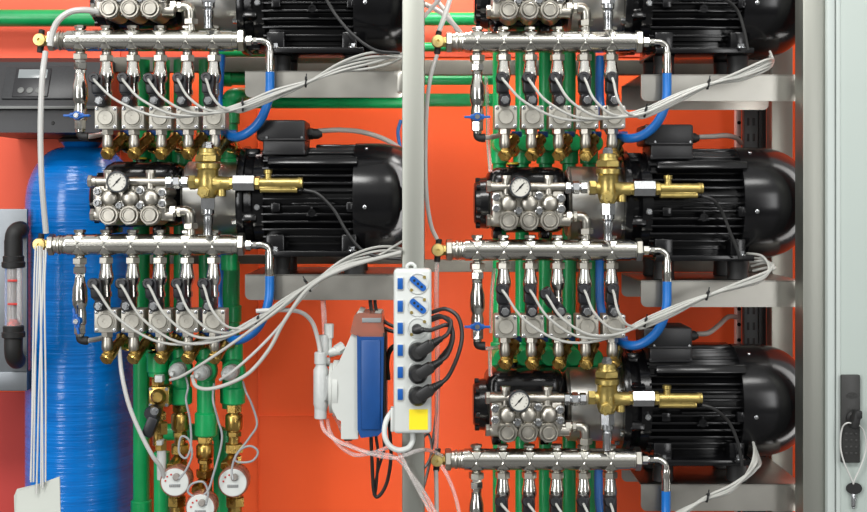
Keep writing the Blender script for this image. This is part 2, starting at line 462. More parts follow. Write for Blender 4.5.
    for xx in (665.5, 740):
        for yy in (-.056, .07):
            b = B(); L = zt - zb
            b.lathe((X(xx), MA + yy, zb), Z1, [(0, .019), (.002, .0215), (L * .5, .0205), (L - .002, .0215), (L, .019)], 22)
            part('rubber_mount', b, 'rubber', t)
    return t
motor = make_motor()
mlab = {'R0': 'black ribbed electric motor on the top right shelf, cropped at its top',
        'R2': 'black ribbed electric motor on the bottom right shelf near the lock',
        'L0': 'black ribbed electric motor on the top left shelf, cropped by the frame',
        'L1': 'black ribbed electric motor on the lower left shelf above the dosing pump'}
for bk in ('R0', 'R2', 'L0', 'L1'): dup(motor, off(bk) + (Vector((U(6.3), 0, -.002)) if bk[0] == 'L' else Vector((0, 0, U(4.3) if bk == 'R2' else 0))), mlab[bk])

# ------------------------------------------------------------------ piston pump (prototype: middle right)
def hexnut(b, p0, p1, r, ph=.25): b.hex(p0, p1, r, ph)
def make_pump():
    YF = -.032
    c = P(525, 203, .03)
    t = thing('piston_pump', 'three piston nickel pump with dial gauge on the middle right bank', 'pump', (c.x, .04, P(0, 240, .03).z), 'piston pumps on the rack')
    # crankcase
    b = B(); q0 = P(487, 170, .04); q1 = P(569, 233, .04)
    zt_ = H + U(30); b.box(((q0.x + q1.x) / 2, .119, (zt_ + q1.z) / 2), (q1.x - q0.x, .146, zt_ - q1.z), .030, seg=5)
    part('crankcase', b, 'black', t)
    b = B(); zc = P(0, 203, .10).z; x0 = P(474, 0, .1).x
    b.lathe((x0, .10, zc), X1, [(0, .040), (.003, .044), (.012, .046), (.012, .052), (.028, .054), (.034, .05), (.05, .05)], 36)
    for q in range(6):
        an = q * PI / 3 + .3; b.lathe((x0 + .012, .10 + .048 * math.cos(an), zc + .048 * math.sin(an)), -X1, [(0, .006), (.008, .006), (.009, .004), (.009, 0)], 10)
    part('side_cover', b, 'black', t)
    b = B(); oc = Vector((P(513, 0, .15).x, .15, H + U(29))); b.lathe(oc, Z1, [(0, .010), (.006, .010), (.006, .013), (.009, .0135)], 20); part('filler_neck', b, 'black', t)
    b = B(); b.lathe(oc + Z1 * .009, Z1, [(0, .0135), (.003, .0135), (.0045, .010), (.0045, 0)], 20); part('oil_cap', b, 'yellowcap', t, 'yellow oil filler cap')
    b = B()
    for xx in (497, 545):
        b = B(); b.pbox(xx - 4, 231, xx + 5, 239, .04, .12, .003); part('pump_foot', b, 'black', t)
    # bell housing
    b = B(); xb0, xb1 = P(566, 0, .10).x, P(627, 0, .10).x; rb = U(36.5, .1)
    Lb = xb1 - xb0
    b.lathe((xb0, MA, zc), X1, [(0, rb * .90), (.004, rb * .94), (.006, rb), (Lb - .014, rb * 1.0), (Lb - .012, rb * 1.12), (Lb - .010, rb * 1.18), (Lb, rb * 1.18)], 44)
    bh = part('bell_housing', b, 'alu', t, 'grey cast bell housing')
    for q in range(6):
        an = q * PI / 3 - .62; b = B()
        pc = Vector((xb1 - .012, MA - rb * 1.08 * math.cos(an), zc + rb * 1.08 * math.sin(an))); b.hex(pc, pc - X1 * .010, .0075); part('bell_bolt', b, 'zinc', bh)
    b = B()
    # head block
    b.pbox(492, 186, 564, 225, YF + .013, .06, .006)
    # upper gallery
    zy = 187.0
    b.cyl(P(491, zy, -.02), P(566, zy, -.02), U(4.6), n=22)
    for xx in (506.5, 548.5):
        b.cyl(P(xx, 194, -.02), P(xx, 177.5, -.02), U(4.4), n=18); b.cyl(P(xx, 178.5, -.02), P(xx, 175.5, -.02), U(5.2), n=8)
    for xx, yy in ((496.4, 197), (496.4, 208.3), (518.5, 211), (539.2, 195.9), (539.2, 211), (561, 198.2), (561, 209)):
        b.cyl(P(xx, yy, .04), P(xx, yy, YF + .006), U(4.6), n=18)
    # cylinder domes and lower valve bores
    for xx in (508.5, 529, 549.5):
        pc = P(xx, 203.5, YF + .012); b.cyl(pc + Y1 * .03, pc, U(8.9), n=24); b.lathe(pc, -Y1, [(0, U(8.6)), (.008, U(8.5)), (.0125, U(7.9)), (.0155, U(6.2)), (.017, U(3.5)), (.0175, 0)], 28)
        b.cyl(P(xx, 214, YF + .02), P(xx, 190, YF + .02), U(5), n=16)
        b.cyl(P(xx, 220.5, .04), P(xx, 220.5, YF + .006), U(10.2), n=24, ch=.002)
    b.cyl(P(492, 220.5, -.006), P(570, 220.5, -.006), U(6.2), n=22)
    part('pump_head', b, 'nickel', t)
    for xx in (508.5, 529, 549.5):
        b = B(); pc = P(xx, 220.5, YF + .006)
        b.lathe(pc, -Y1, [(0, U(9.6)), (.003, U(10)), (.005, U(9.2))], 24)
        b.lathe(pc - Y1 * .003, -Y1, [(0, U(9.6)), (.006, U(9.6)), (.0075, U(9.0)), (.0075, U(7.7)), (.004, U(7.5)), (.004, U(6.9)), (.0105, U(6.7)), (.0115, U(6.2)), (.0115, U(5.3)), (.009, U(5.0)), (.009, 0)], 30)
        b.hex(pc + Y1 * .001, pc - Y1 * .006, U(10.9), .2)
        part('valve_cap', b, 'nickel', t)
    for xx, yy in ((496.4, 197), (496.4, 208.3), (518.5, 211), (539.2, 195.9), (539.2, 211), (561, 198.2), (561, 209)):
        b = B(); pc = P(xx, yy, YF + .006)
        b.lathe(pc, -Y1, [(0, U(4.0)), (.0015, U(4.0)), (.002, U(3.4)), (.008, U(3.3)), (.009, U(2.9)), (.009, U(1.7)), (.005, U(1.6)), (.005, 0)], 16)
        part('cap_screw', b, 'zinc', t)
    for yy, Yq in ((187, -.02), (220.5, -.006)):
        b = B(); p0 = P(494.5, yy, Yq); b.cyl(p0, p0 - X1 * U(4), U(5.4)); b.hex(p0 - X1 * U(3.5), p0 - X1 * U(8), U(6.6), .2)
        part('end_plug', b, 'nickel', t)
    # outlet nipple to unloader
    b = B(); p0 = P(565, 187.5, -.025)
    b.hex(p0, p0 + X1 * U(6), U(6.2), .2); b.cyl(p0 + X1 * U(4), p0 + X1 * U(9), U(4.4)); b.hex(p0 + X1 * U(7.5), p0 + X1 * U(14), U(6.8), .35); b.cyl(p0 + X1 * U(12), p0 + X1 * U(18), U(4.8)); b.hex(p0 + X1 * U(15.5), p0 + X1 * U(22), U(6.2), .2)
    part('outlet_nipple', b, 'zinc', t)
    # inlet elbow
    b = B(); p0 = P(563, 216.5, -.006)
    b.cyl(p0, p0 + X1 * U(16), U(3.8)); b.hex(p0 + X1 * U(3), p0 + X1 * U(9), U(6.2), .2); b.hex(p0 + X1 * U(10), p0 + X1 * U(14), U(5.5), .3)
    e0 = p0 + X1 * U(14)
    b.bend([e0, e0 + X1 * U(4), e0 + Vector((U(7.4), 0, -U(1.8))), e0 + Vector((U(9), 0, -U(5.5))), e0 + Vector((U(9), .003, -U(14)))], U(5.2))
    pb = e0 + Vector((U(9), .004, -U(12)))
    b.hex(pb, pb - Z1 * U(6), U(7.6), .25); b.cyl(pb - Z1 * U(5), pb - Z1 * U(14), U(4.6))
    part('inlet_elbow', b, 'plug', t)
    # gauge
    b = B(); g = P(520.2, 187.3, -.05); rg = U(10.6)
    b.lathe(g + Y1 * .022, -Y1, [(0, rg * .6), (.006, rg * .96), (.018, rg), (.026, rg), (.028, rg * .95), (.028, rg * .86), (.024, rg * .84), (.024, 0)], 36)
    ga = part('pressure_gauge', b, 'darkrim', t)
    b = B(); b.lathe(g - Y1 * .0022, -Y1, [(0, rg * .84), (.0006, rg * .84), (.0006, 0)], 32); part('dial', b, 'dial', ga)
    b = B(); gf = g - Y1 * .0032; an = math.radians(48)
    b.box(gf, (rg * 1.15, .0008, .0016), 0, Euler((0, -an, 0))); b.box(gf + Vector((math.cos(an), 0, math.sin(an))) * rg * .12, (rg * .5, .0009, .003), 0, Euler((0, -an, 0)))
    b.cyl(gf, gf - Y1 * .0012, .0022, n=12)
    for i in range(11):
        q = math.radians(225 - 27 * i); b.box(gf + Vector((math.cos(q), 0, math.sin(q))) * rg * .68, (rg * .14, .0006, .0007), 0, Euler((0, -q, 0)))
    part('needle', b, 'blackhole', ga)
    return t
pump = make_pump()
plab = {'R0': 'three piston nickel pump at the top right, cut off by the top edge',
        'R2': 'three piston nickel pump with dial gauge on the bottom right bank',
        'L0': 'three piston nickel pump at the top left, cut off by the top edge',
        'L1': 'three piston nickel pump with dial gauge in front of the blue tank'}
for bk in ('R0', 'R2', 'L0', 'L1'): dup(pump, off(bk) + (X1 * U(2.6) if bk[0] == 'L' else X1 * 0), plab[bk])

# ------------------------------------------------------------------ brass unloader valve
def make_unloader():
    Y = -.03; x = 609.5
    c = P(x, 200, Y)
    t = thing('unloader_valve', 'brass unloader valve beside the middle right motor, blank gauge port upward', 'valve', c, 'brass unloader valves')
    x = 608
    b = B()
    def v(y): return P(x, y, Y)
    prof = [(y, r) for y, r in ((204, 6), (202, 8.4), (196, 10.2), (186, 10.4), (176, 10.4), (175, 11.0), (173.8, 12.2), (169.5, 12.2), (168.6, 11.2))]
    z0 = v(204)
    b.lathe(z0, Z1, [((204 - y) * U(1, Y), r * U(1, Y)) for y, r in prof], 28)
    b.lathe(v(170), Z1, [(0, U(9)), (U(1.5), U(9.2))], 24); b.hex(v(167.6), v(160.5), U(12.6, Y), .3)
    b.lathe(v(161), Z1, [(0, U(9.8)), (U(2.5), U(9.4)), (U(3), U(8.8)), (U(6.5), U(8.6)), (U(7.2), U(7.8))], 24)
    # arms
    b.cyl(P(x - 8, 188, Y), P(x - 18, 188, Y), U(6.2), n=20); b.hex(P(x - 12, 188, Y), P(x - 19, 188, Y), U(7.4), .2)
    b.lathe(P(x + 6, 189, Y), X1, [(0, U(10)), (U(5), U(7.6)), (U(9), U(6.8)), (U(16), U(6.6))], 22)
    b.cyl(P(x + 13.5, 189, Y), P(x + 13.5, 202, Y), U(4.4), n=18, ch=.001)
    part('valve_body', b, 'brass', t)
    b = B(); pc = P(x - 1.5, 197.5, Y - .014); b.hex(pc, pc - Y1 * .012, U(6.4), .3); b.lathe(pc - Y1 * .012, -Y1, [(0, U(4.8)), (.002, U(4.2)), (.002, 0)], 6, .3); part('front_plug', b, 'brass', t)
    b = B(); b.hex(v(154.5), v(149.5), U(5.6, Y), .3); b.lathe(v(149.6), Z1, [(0, U(4.5)), (U(1.5), U(4.4)), (U(2.6), U(2.8)), (U(2.6), 0)], 6, .3); part('adjusting_bolt', b, 'zinc', t)
    b = B(); b.hex(P(x + 21, 188.3, Y), P(x + 25.5, 188.3, Y), U(6.4), .3); part('brass_nut', b, 'brass', t)
    b = B(); b.hex(P(x + 25, 188.3, Y), P(x + 47, 188.3, Y), U(8.4), .05, .0015); part('coupling', b, 'zinc', t, 'steel hexagonal coupling')
    # flow switch
    b = B(); b.hex(P(x + 47, 188.3, Y), P(x + 52, 188.3, Y), U(6.6), .3); b.cyl(P(x + 51, 188.3, Y), P(x + 91, 188.3, Y), U(4.9), n=20)
    b.lathe(P(x + 90, 188.3, Y), X1, [(0, U(4.9)), (0, U(5.6)), (U(2), U(5.6)), (U(3), U(5.1)), (U(4.6), U(5.4)), (U(4.6), U(3)), (U(3.5), 0)], 20)
    b.cyl(P(x + 52, 195.2, Y), P(x + 89.5, 195.2, Y), U(3.0), n=14, ch=.001)
    b.box(P(x + 70, 192, Y), (U(36), U(6), U(5)), .001)
    b.lathe(P(x + 60, 186, Y), Z1, [(0, U(3.4)), (U(6.5), U(3.4)), (U(7), U(4.3)), (U(10.5), U(4.3)), (U(10.5), U(2.6)), (U(8.5), 0)], 16)
    part('flow_switch', b, 'brass', t, 'horizontal brass flow switch')
    b = B()
    b.hex(v(203), v(215), U(7.6, Y), .44)
    b.lathe(v(215), -Z1, [(0, U(6.4)), (U(4), U(6.4)), (U(6), U(4.2)), (U(7.5), U(5.2)), (U(14), U(5.0)), (U(16), U(4.2)), (U(25), U(4.6))], 18)
    part('hose_tail', b, 'zinc', t)
    return t
unl = make_unloader()
ulab = {'R0': 'silver hose tail of a valve above the top right manifold at the top edge', 'R2': 'brass unloader valve beside the bottom right motor, gauge port upward',
        'L0': 'silver hose tail of a valve above the top left manifold at the top edge', 'L1': 'brass unloader valve beside the lower left motor, gauge port upward'}
unl['label'] = 'brass unloader valve beside the middle right motor, gauge port upward'
for bk in ('R0', 'R2', 'L0', 'L1'): dup(unl, off(bk) + Z1 * (U(2) if bk == 'R2' else 0) + X1 * (U(2.2) if bk[0] == 'L' else 0), ulab[bk])

# ------------------------------------------------------------------ manifold
def make_manifold():
    t = thing('manifold_pipe', 'horizontal stainless manifold pipe under the middle right pump', 'pipe', P(550, MY, 0), 'stainless manifold pipes')
    b = B(); r = U(10.7)
    b.lathe(P(462, MY), X1, [(0, r * .86), (.002, r * .9), (U(3), r * .9), (U(3.2), r), (U(168), r), (U(168.2), r * .92), (U(172), r * .92), (U(172.2), r * .97), (U(173.5), r * .97), (U(173.5), 0)], 36)
    part('pipe', b, 'pipe', t)
    for x in TX:
        b = B()
        for sg in (1, -1):
            rings = []
            for z, hw, hd in ((12.6, 4.4, 4.4), (10.3, 4.8, 5.2), (9.8, 7.9, 7.2), (8.8, 7.8, 9.0), (5, 4.6, 10.9), (2.5, 2.4, 11.6), (.4, .3, 11.6)):
                sp_ = lambda t: math.copysign(abs(t) ** (.5 if z < 10 else 1), t)
                rings.append([b.bm.verts.new(P(x, MY) + Vector((U(hw) * sp_(math.cos(q * PI / 10)), U(hd) * sp_(math.sin(q * PI / 10)), sg * U(z)))) for q in range(20)])
            for A, C in zip(rings[:-1], rings[1:]):
                for q in range(20): b.bm.faces.new((A[q], A[(q + 1) % 20], C[(q + 1) % 20], C[q]))
            b.bm.faces.new(rings[0]); b.bm.faces.new(rings[-1])
        part('tee_boss', b, 'pipe', t, angle=.3)
        b = B(); b.cyl(P(x, MY - 11), P(x, MY - 12), U(4.4)); b.hex(P(x, MY - 11.8), P(x, MY - 15), U(5.9), .25); 
        if x != TX[4] and x != TX[5]: part('hex_plug', b, 'plug', t)
        else:
            b = B(); b.lathe(P(x, MY - 11.8), Z1, [(0, U(6.2)), (U(2.2), U(6.2)), (U(3), U(5))], 8, .2); part('hex_plug', b, 'plug', t)
    b = B()
    b.cyl(P(452, MY), P(463, MY), U(8.6), n=28); b.lathe(P(455.5, MY), X1, [(0, U(9.3)), (.002, U(9.8)), (U(2.5), U(9.8)), (U(3), U(9.2))], 28); b.lathe(P(460, MY), X1, [(0, U(9.3)), (.001, U(9.6)), (U(1.2), U(9.6))], 28)
    b.hex(P(446, MY), P(452.4, MY), U(11), .25)
    part('reducer', b, 'plug', t)
    b = B(); b.lathe(P(634, MY), X1, [(0, U(9)), (U(1.5), U(9)), (U(1.5), U(8.2)), (U(3), U(8.2))], 28)
    b.hex(P(635.3, MY - .5), P(642, MY - .5), U(11.8), .25)
    part('end_nut', b, 'plug', t)
    return t
man = make_manifold()
manlab = {'R0': 'horizontal stainless manifold pipe under the top right pump', 'R2': 'horizontal stainless manifold pipe lowest on the right, under the bottom pump',
          'L0': 'horizontal stainless manifold pipe at top left above the control box', 'L1': 'horizontal stainless manifold pipe in front of the blue tank'}
for bk in ('R0', 'R2', 'L0', 'L1'): dup(man, off(bk), manlab[bk])

# brass sampling tap at the left end of each manifold
def make_tap():
    t = thing('brass_tap', 'round brass tap at the left end of the middle right manifold', 'tap', P(438, MY), 'brass taps on the manifolds')
    b = B(); c = P(438, MY, -.006)
    b.lathe(c + Y1 * .014, -Y1, [(0, U(5)), (.004, U(6.4)), (.018, U(6.6)), (.022, U(5.8)), (.023, U(1.6)), (.019, U(1.2)), (.019, 0)], 20)
    part('tap_body', b, 'brasstap', t)
    b = B(); b.hex(P(442, MY), P(446.2, MY), U(5.6), .2); b.cyl(P(438, MY), P(447, MY), U(4), n=14); part('stem', b, 'brass', t)
    b = B(); b.cyl(P(438, MY + 3, 0), P(437, MY + 12, 0), U(3.2), n=14, ch=.001); b.cyl(P(438, MY - 3, 0), P(439, MY - 11, 0), U(3.0), n=14, ch=.001); part('tube_collar', b, 'rubber', t)
    return t
tap = make_tap()
for bk in ('R0', 'R2', 'L0', 'L1'): dup(tap, off(bk), f'round brass tap at the left end of the {W[bk]} manifold')

# ------------------------------------------------------------------ ball valve drop (first tee of every manifold)
def make_ball_valve():
    x = TX[0]; t = thing('ball_valve', 'chrome ball valve drop with blue wing handle under the middle right manifold', 'valve', P(x, MY + 80), 'ball valves under the manifolds')
    def v(y): return P(x, MY + y)
    b = B(); b.cyl(v(10), v(15), U(4.6), n=18); b.hex(v(13), v(19.5), U(7.6), .25); part('top_nut', b, 'plug', t)
    b = B(); b.hex(v(19), v(22.5), U(5.6), .25); b.hex(v(22), v(29), U(6.6), .4); b.hex(v(29), v(33), U(5.2), .2)
    b.lathe(v(33), -Z1, [(0, U(5.0)), (U(4), U(5.2)), (U(12), U(7.2)), (U(22), U(7.6)), (U(27), U(7)), (U(30), U(5.6)), (U(32), U(5.6)), (U(36), U(6.4)), (U(46), U(6.4)), (U(47), U(5.4))], 24)
    b.hex(v(79.5), v(89), U(6.2), .3); b.lathe(v(88.5), -Z1, [(0, U(4.6)), (U(3), U(4.2))], 18)
    part('valve_body', b, 'chrome', t)
    hp = P(x, MY + 76.5, -.020)
    b = B(); b.lathe(hp + Y1 * .02, -Y1, [(0, U(4.6)), (.022, U(4.6)), (.026, U(4)), (.026, 0)], 18)
    for s in (-1, 1):
        b.box(hp + Vector((s * U(8), -.001, -U(.2))), (U(10), .010, U(2.2)), .001)
        b.box(hp + Vector((s * U(4.5), -.001, 0)), (U(5), .010, U(5)), .002)
    h = part('wing_handle', b, 'bluehandle', t, 'blue wing handle', pivot=hp)
    b = B(); b.lathe(hp - Y1 * .006, -Y1, [(0, U(2.8)), (.003, U(2.6)), (.003, 0)], 8); b.cyl(hp + Y1 * .02, hp - Y1 * .004, U(1.5), n=10); part('handle_screw', b, 'zinc', h)
    b = B(); b.bend([v(90), v(93), P(x + .8, MY + 95), P(x + 3, MY + 96), P(x + 6, MY + 96)], U(3.9)); b.cyl(P(x + 4, MY + 96), P(x + 8, MY + 96), U(4.3), n=14)
    part('push_elbow', b, 'rubber', t)
    return t
bv = make_ball_valve()
for bk in ('R0', 'R2', 'L0', 'L1'):
    r = dup(bv, off(bk), f'chrome ball valve drop with blue wing handle under the {W[bk]} manifold')
    if bk == 'L1':
        h = child(r, 'wing_handle'); h.rotation_euler = (0, math.radians(78), 0)
        r['label'] = 'chrome ball valve with blue handle turned upright, under the lower left manifold'
    if bk == 'R2': r['label'] = 'chrome ball valve drop at the bottom edge under the bottom right manifold'

# ------------------------------------------------------------------ solenoid valve drop
def make_solenoid():
    x = TX[1]; t = thing('solenoid_valve', '', 'valve', P(x, MY + 100), 'solenoid valves under the manifolds')
    def v(y, dx=0, Y=0): return P(x + dx, MY + y, Y)
    b = B(); b.cyl(v(10), v(14), U(4.8), n=18); b.hex(v(12.3), v(19), U(7.4), .25); part('union_nut', b, 'plug', t)
    b = B(); b.lathe(v(18.8), -Z1, [(0, U(5.4)), (U(1), U(5.6)), (U(6), U(6)), (U(11), U(7.1)), (U(15), U(7.4)), (U(18), U(6.8)), (U(21), U(5.6)), (U(21.5), U(4.6)), (U(28), U(4.6)), (U(28.4), U(5.6)), (U(33), U(5.6)), (U(34), U(4.4)), (U(48), U(4.4))], 22)
    part('union_cone', b, 'chrome', t)
    # body
    b = B(); c = v(75.5, 1.8); b.box(c + Y1 * .005, (U(22.5), .050, U(23)), .0022)
    part('valve_block', b, 'valvebody', t)
    b = B(); f = c - Y1 * .020
    b.lathe(f, -Y1, [(0, U(9)), (.002, U(8.8)), (.0022, U(8.2)), (.0012, U(8)), (.0012, U(7.5)), (.004, U(7.3)), (.005, U(6.8)), (.005, U(2.2)), (.0042, U(2)), (.0042, 0)], 28)
    part('bonnet', b, 'valvebody', t)
    for sx in (-1, 1):
        for sz in (-1, 1):
            b = B(); q = f + Vector((sx * U(8.9), 0, sz * U(9))); b.lathe(q, -Y1, [(0, U(1.9)), (.0016, U(1.8)), (.0022, U(1.3)), (.0022, U(.8)), (.001, U(.7)), (.001, 0)], 10); part('block_screw', b, 'zinc', t)
    # lower fitting
    b = B(); b.hex(v(86, 1), v(92.5, 1), U(6.2), .3); b.lathe(v(92, 1), -Z1, [(0, U(4.7)), (U(3), U(5)), (U(5), U(5.3)), (U(9), U(5.6)), (U(12), U(5.4)), (U(15), U(4)), (U(16.2), 0)], 20)
    b.cyl(v(101, 1, 0), v(101, 3, .05), U(4.4), n=14)
    part('outlet_elbow', b, 'nickel', t)
    # coil and plug (turns about its nut)
    hp = v(60, 1.2, -.030)
    b = B(); b.box(hp + Vector((0, .012, 0)), (U(11.5), .030, U(12)), .004)
    b.lathe(hp + Y1 * .025 - Z1 * U(1), -Y1, [(0, U(6)), (.036, U(5.8)), (.038, U(5.2)), (.038, 0)], 20)
    cl = part('coil', b, 'coil', t, 'black coil with plug', pivot=hp)
    b = B(); b.box(hp + Vector((-U(2), .006, U(16))), (U(12), .030, U(19)), .004); b.box(hp + Vector((-U(1), .008, U(6.6))), (U(10.5), .024, U(3)), .001)
    b.lathe(hp + Vector((-U(3.4), 0, U(20.5))), -Y1 + Vector((0, 0, .15)), [(0, U(6.0)), (.016, U(5.6)), (.019, U(4.6)), (.019, U(2.6)), (.017, U(2.4)), (.017, 0)], 18)
    part('connector', b, 'coil', cl)
    b = B(); q = hp - Y1 * .012 - Z1 * U(1); b.hex(q, q - Y1 * .006, U(4.3), .2); b.lathe(q - Y1 * .006, -Y1, [(0, U(2.6)), (.004, U(2.5)), (.004, 0)], 12); part('coil_nut', b, 'zinc', cl)
    return t
sol = make_solenoid()
TILT = {('R1', 2): -32, ('R1', 1): 2, ('R1', 4): 3, ('R0', 1): -3, ('R0', 4): 2, ('R0', 2): -4, ('L0', 0): -4, ('L0', 2): -5, ('L0', 4): 3, ('L1', 0): -6, ('L1', 1): -4, ('L1', 2): -5, ('L1', 3): -2, ('L1', 4): -4}
SAGS = {'R0': 9, 'L0': 12, 'R1': 22, 'L1': 26, 'R2': 14}
GL = {}   # gland mouth of each plug, world
first = True
for bk in ORDER:
    for i in range(5):
        lab = f'{ORD[i]} solenoid valve from the left under the {W[bk]} manifold, black coil on top'
        d = off(bk) + X1 * ((TX[i + 1] - TX[1]) * S)
        if first: r = sol; r['label'] = lab; first = False
        else: r = dup(sol, d + (Z1 * -U(2.2) if bk == 'L0' else Z1 * 0), lab)
        a = math.radians(TILT.get((bk, i), 0))
        c = child(r, 'coil'); 
        if bk[0] == 'L': c.location = c.location + Vector((-U(2), 0, 0)); PIV[c] = PIV[c] + Vector((-U(2), 0, 0))
        c.rotation_euler = (0, a, 0)
        loc = Vector((-U(3.4), -.018, U(20.5)))
        GL[bk, i] = PIV[c] + Euler((0, a, 0)).to_matrix() @ loc

# brass check valve behind every solenoid elbow
def make_check():
    x = TX[1]; t = thing('check_valve', '', 'valve', P(x + 8, MY + 100, .03), 'brass check valves under the solenoid valves')
    p0 = P(x + 2.2, MY + 112, -.002); p1 = P(x + 10.5, MY + 92, .045)
    ax = (p1 - p0).normalized()
    b = B(); b.lathe(p0, ax, [(0, U(6.2)), (.006, U(6.4)), (.012, U(6.1)), ((p1 - p0).length - .012, U(5.2)), ((p1 - p0).length - .006, U(7.0)), ((p1 - p0).length, U(6.0))], 18)
    m_ = p0.lerp(p1, .6); b.cyl(m_, P(x + 10, MY + 100, .13), U(5.4), n=16); b.hex(P(x + 9, MY + 100, .075), P(x + 10, MY + 100, .10), U(7), .2)
    part('valve_body', b, 'brassd', t)
    b = B(); b.hex(p0 - ax * .009, p0 + ax * .001, U(7.2), .2); b.lathe(p0 - ax * .009, -ax, [(0, U(5.6)), (.003, U(5)), (.003, 0)], 16); part('cap', b, 'brassd', t)
    b = B(); b.cyl(P(x + 8, MY + 89, .04), P(x + 18, MY + 89, .04), U(3.0), n=14); part('blue_sleeve', b, 'bluehandle', t, 'blue sleeve')
    return t
chk = make_check(); first = True
for bk in ('R1', 'R0', 'L0', 'L1'):
    for i in range(5):
        lab = f'brass check valve below the {ORD[i]} solenoid valve of the {W[bk]} bank'
        d = off(bk) + X1 * ((TX[i + 1] - TX[1]) * S)
        if first: chk['label'] = lab; first = False
        else: dup(chk, d, lab)

# ------------------------------------------------------------------ blue hoses
def make_hose():
    t = thing('blue_hose', 'blue rubber hose looping down from the middle right manifold end', 'hose', P(667, MY + 30), 'blue hoses at the manifold ends')
    b = B(); b.cyl(P(641, MY), P(655, MY), U(3.6), n=16); b.hex(P(643, MY), P(649, MY), U(5.2), .2); b.hex(P(650, MY), P(654.5, MY), U(4.2), .4)
    b.bend([P(653, MY), P(659, MY), P(663.5, MY + 1.8), P(666.3, MY + 5), P(667, MY + 11)], U(3.4))
    b.lathe(P(667, MY + 10), -Z1, [(0, U(4.1)), (U(2), U(4.4)), (U(21), U(4.7)), (U(22.5), U(4.2))], 18)
    part('ferrule_elbow', b, 'chrome', t)
    b = B(); pts = [(667, 30, 0), (667, 45, 0), (666.3, 58, -.004), (662, 73, -.006), (654, 85, -.004), (643, 93, .0), (632, 95.5, .01), (621, 92.5, .03), (612, 86, .06), (605, 74, .085), (600.5, 55, .10), (599.5, 35, .11), (600, 5, .12)]
    b.tube([P(x, MY + y, Y) for x, y, Y in pts], U(4.6), n=14, sub=6)
    part('hose', b, 'bluehose', t)
    return t
hose = make_hose()
for bk in ('R0', 'R2', 'L0', 'L1'): dup(hose, off(bk), f'blue rubber hose looping down from the {W[bk]} manifold end')

# ------------------------------------------------------------------ signal cables from the solenoid plugs
ENDS = {  # bank: (merge point, later bundle points)
    'R0': [(645, 113), (676, 99), (708, 85), (740, 76), (766, 65), (773, 61), (770, 57)],
    'R1': [(645, 323), (676, 310), (707, 296), (740, 285), (764, 276), (772, 267), (765, 261), (750, 262)],
    'R2': [(645, 532), (672, 520), (690, 508), (707, 498), (730, 489), (747, 475), (756, 463), (757, 453), (753, 446)],
    'L0': [(243, 107), (274, 95), (306, 83), (340, 68), (372, 60), (398, 56.5), (412, 55)],
    'L1': [(257, 321), (282, 303), (308, 286), (340, 265), (372, 256), (398, 252), (412, 250)]}
for bk in ORDER:
    E = ENDS[bk]
    for i in range(5):
        g = GL[bk, i]
        gx = g.x / (S * k(g.y)) + CX; gy = HY - (g.z - H) / (S * k(g.y))
        mx, my = E[0]; oy = (i - 2) * 1.6; oY = -.052 - (i % 3) * .0045; ww = mx - gx
        sag = SAGS[bk] * min(1.0, ww / 140) ** 1.3; lo = my + sag; hh = lo - gy; zf = -.064 - .0022 * i
        pts = [P(gx, gy, g.y + .004), P(gx + 1.2 + ww * .02, gy + 5, g.y - .010), P(gx + ww * .16, gy + hh * .55, zf), P(gx + ww * .42, gy + hh * .93, zf), P(gx + ww * .72, my + sag * .80 + oy * .5, oY - .004)]
        tw = random.uniform(-.6, .6)
        for n_, (ex, ey) in enumerate(E):
            yy = oY if ex < 735 or bk[0] == 'L' else oY + .01
            if bk[0] == 'R' and n_ >= len(E) - 2: yy = .0 if n_ == len(E) - 2 else .03
            if bk[0] == 'L' and n_ >= 4: yy = (-.030, -.005, -.003)[min(2, n_ - 4)] + .0
            f = oy * (1.0 if n_ in (0, 2) else 1.35) * math.cos(n_ * .9 + tw) + (oy * .35)
            ox = 0
            if n_ >= 3 and bk[0] == 'L': f *= min(3.0, 1.5 + .5 * (n_ - 2))
            if n_ >= 3 and bk == 'R0': f *= 1.7
            if bk in ('R1', 'R2') and n_ >= len(E) - 4: f *= 1.6; ox = (i - 2) * 1.5
            pts.append(P(ex + ox, ey + f, yy + .003 * math.sin(i * 2 + n_)))
        b = B(); b.tube(pts, U(1.35), n=7, sub=5)
        solo('signal_cable', f'thin white cable from the {ORD[i]} solenoid plug of the {W[bk]} bank', 'cable', b, 'white_cable', pts[0], 'white solenoid cables')
def tie(x, y, ang, label, h=9, Y=-.058):
    c = P(x, y, Y); t = thing('cable_tie', label, 'cable tie', c, 'black cable ties')
    R = Euler((0, math.radians(ang), 0))
    a = R.to_matrix() @ Vector((1, 0, 0))
    b = B(); b.lathe(c - a * U(.8), a, [(0, U(h / 2)), (U(1.6), U(h / 2))], 14, 0, .8, 1.0); part('band', b, 'rubber', t)
    b = B(); b.box(c + R.to_matrix() @ Vector((0, -.008, U(h / 2))), (U(2.2), .004, U(3)), .0006, R); b.box(c + R.to_matrix() @ Vector((0, -.006, U(h / 2 + 2.5))), (U(1), .0012, U(4)), 0, R); part('tie_head', b, 'rubber', t)
tie(645, 113, 10, 'black cable tie on the white cables by the blue hose, top right')
tie(708, 85, 8, 'black cable tie on the white cables in front of the top right shelf')
tie(645, 323, 10, 'black cable tie on the white cables by the blue hose, middle right')
tie(707, 296, 10, 'black cable tie on the white cables in front of the middle right shelf')
tie(707, 498, 8, 'black cable tie on the white cables in front of the bottom right shelf')
tie(243, 107, 0, 'black cable tie on the white cables by the blue hose, top left')
tie(306, 83, 5, 'black cable tie on the white cables in front of the top left shelf')
tie(308, 286, -25, 'black cable tie on the white cables in front of the lower left shelf', h=13, Y=-.064)
tie(257, 321, 20, 'black cable tie on the white cables by the lower left blue hose', h=8)

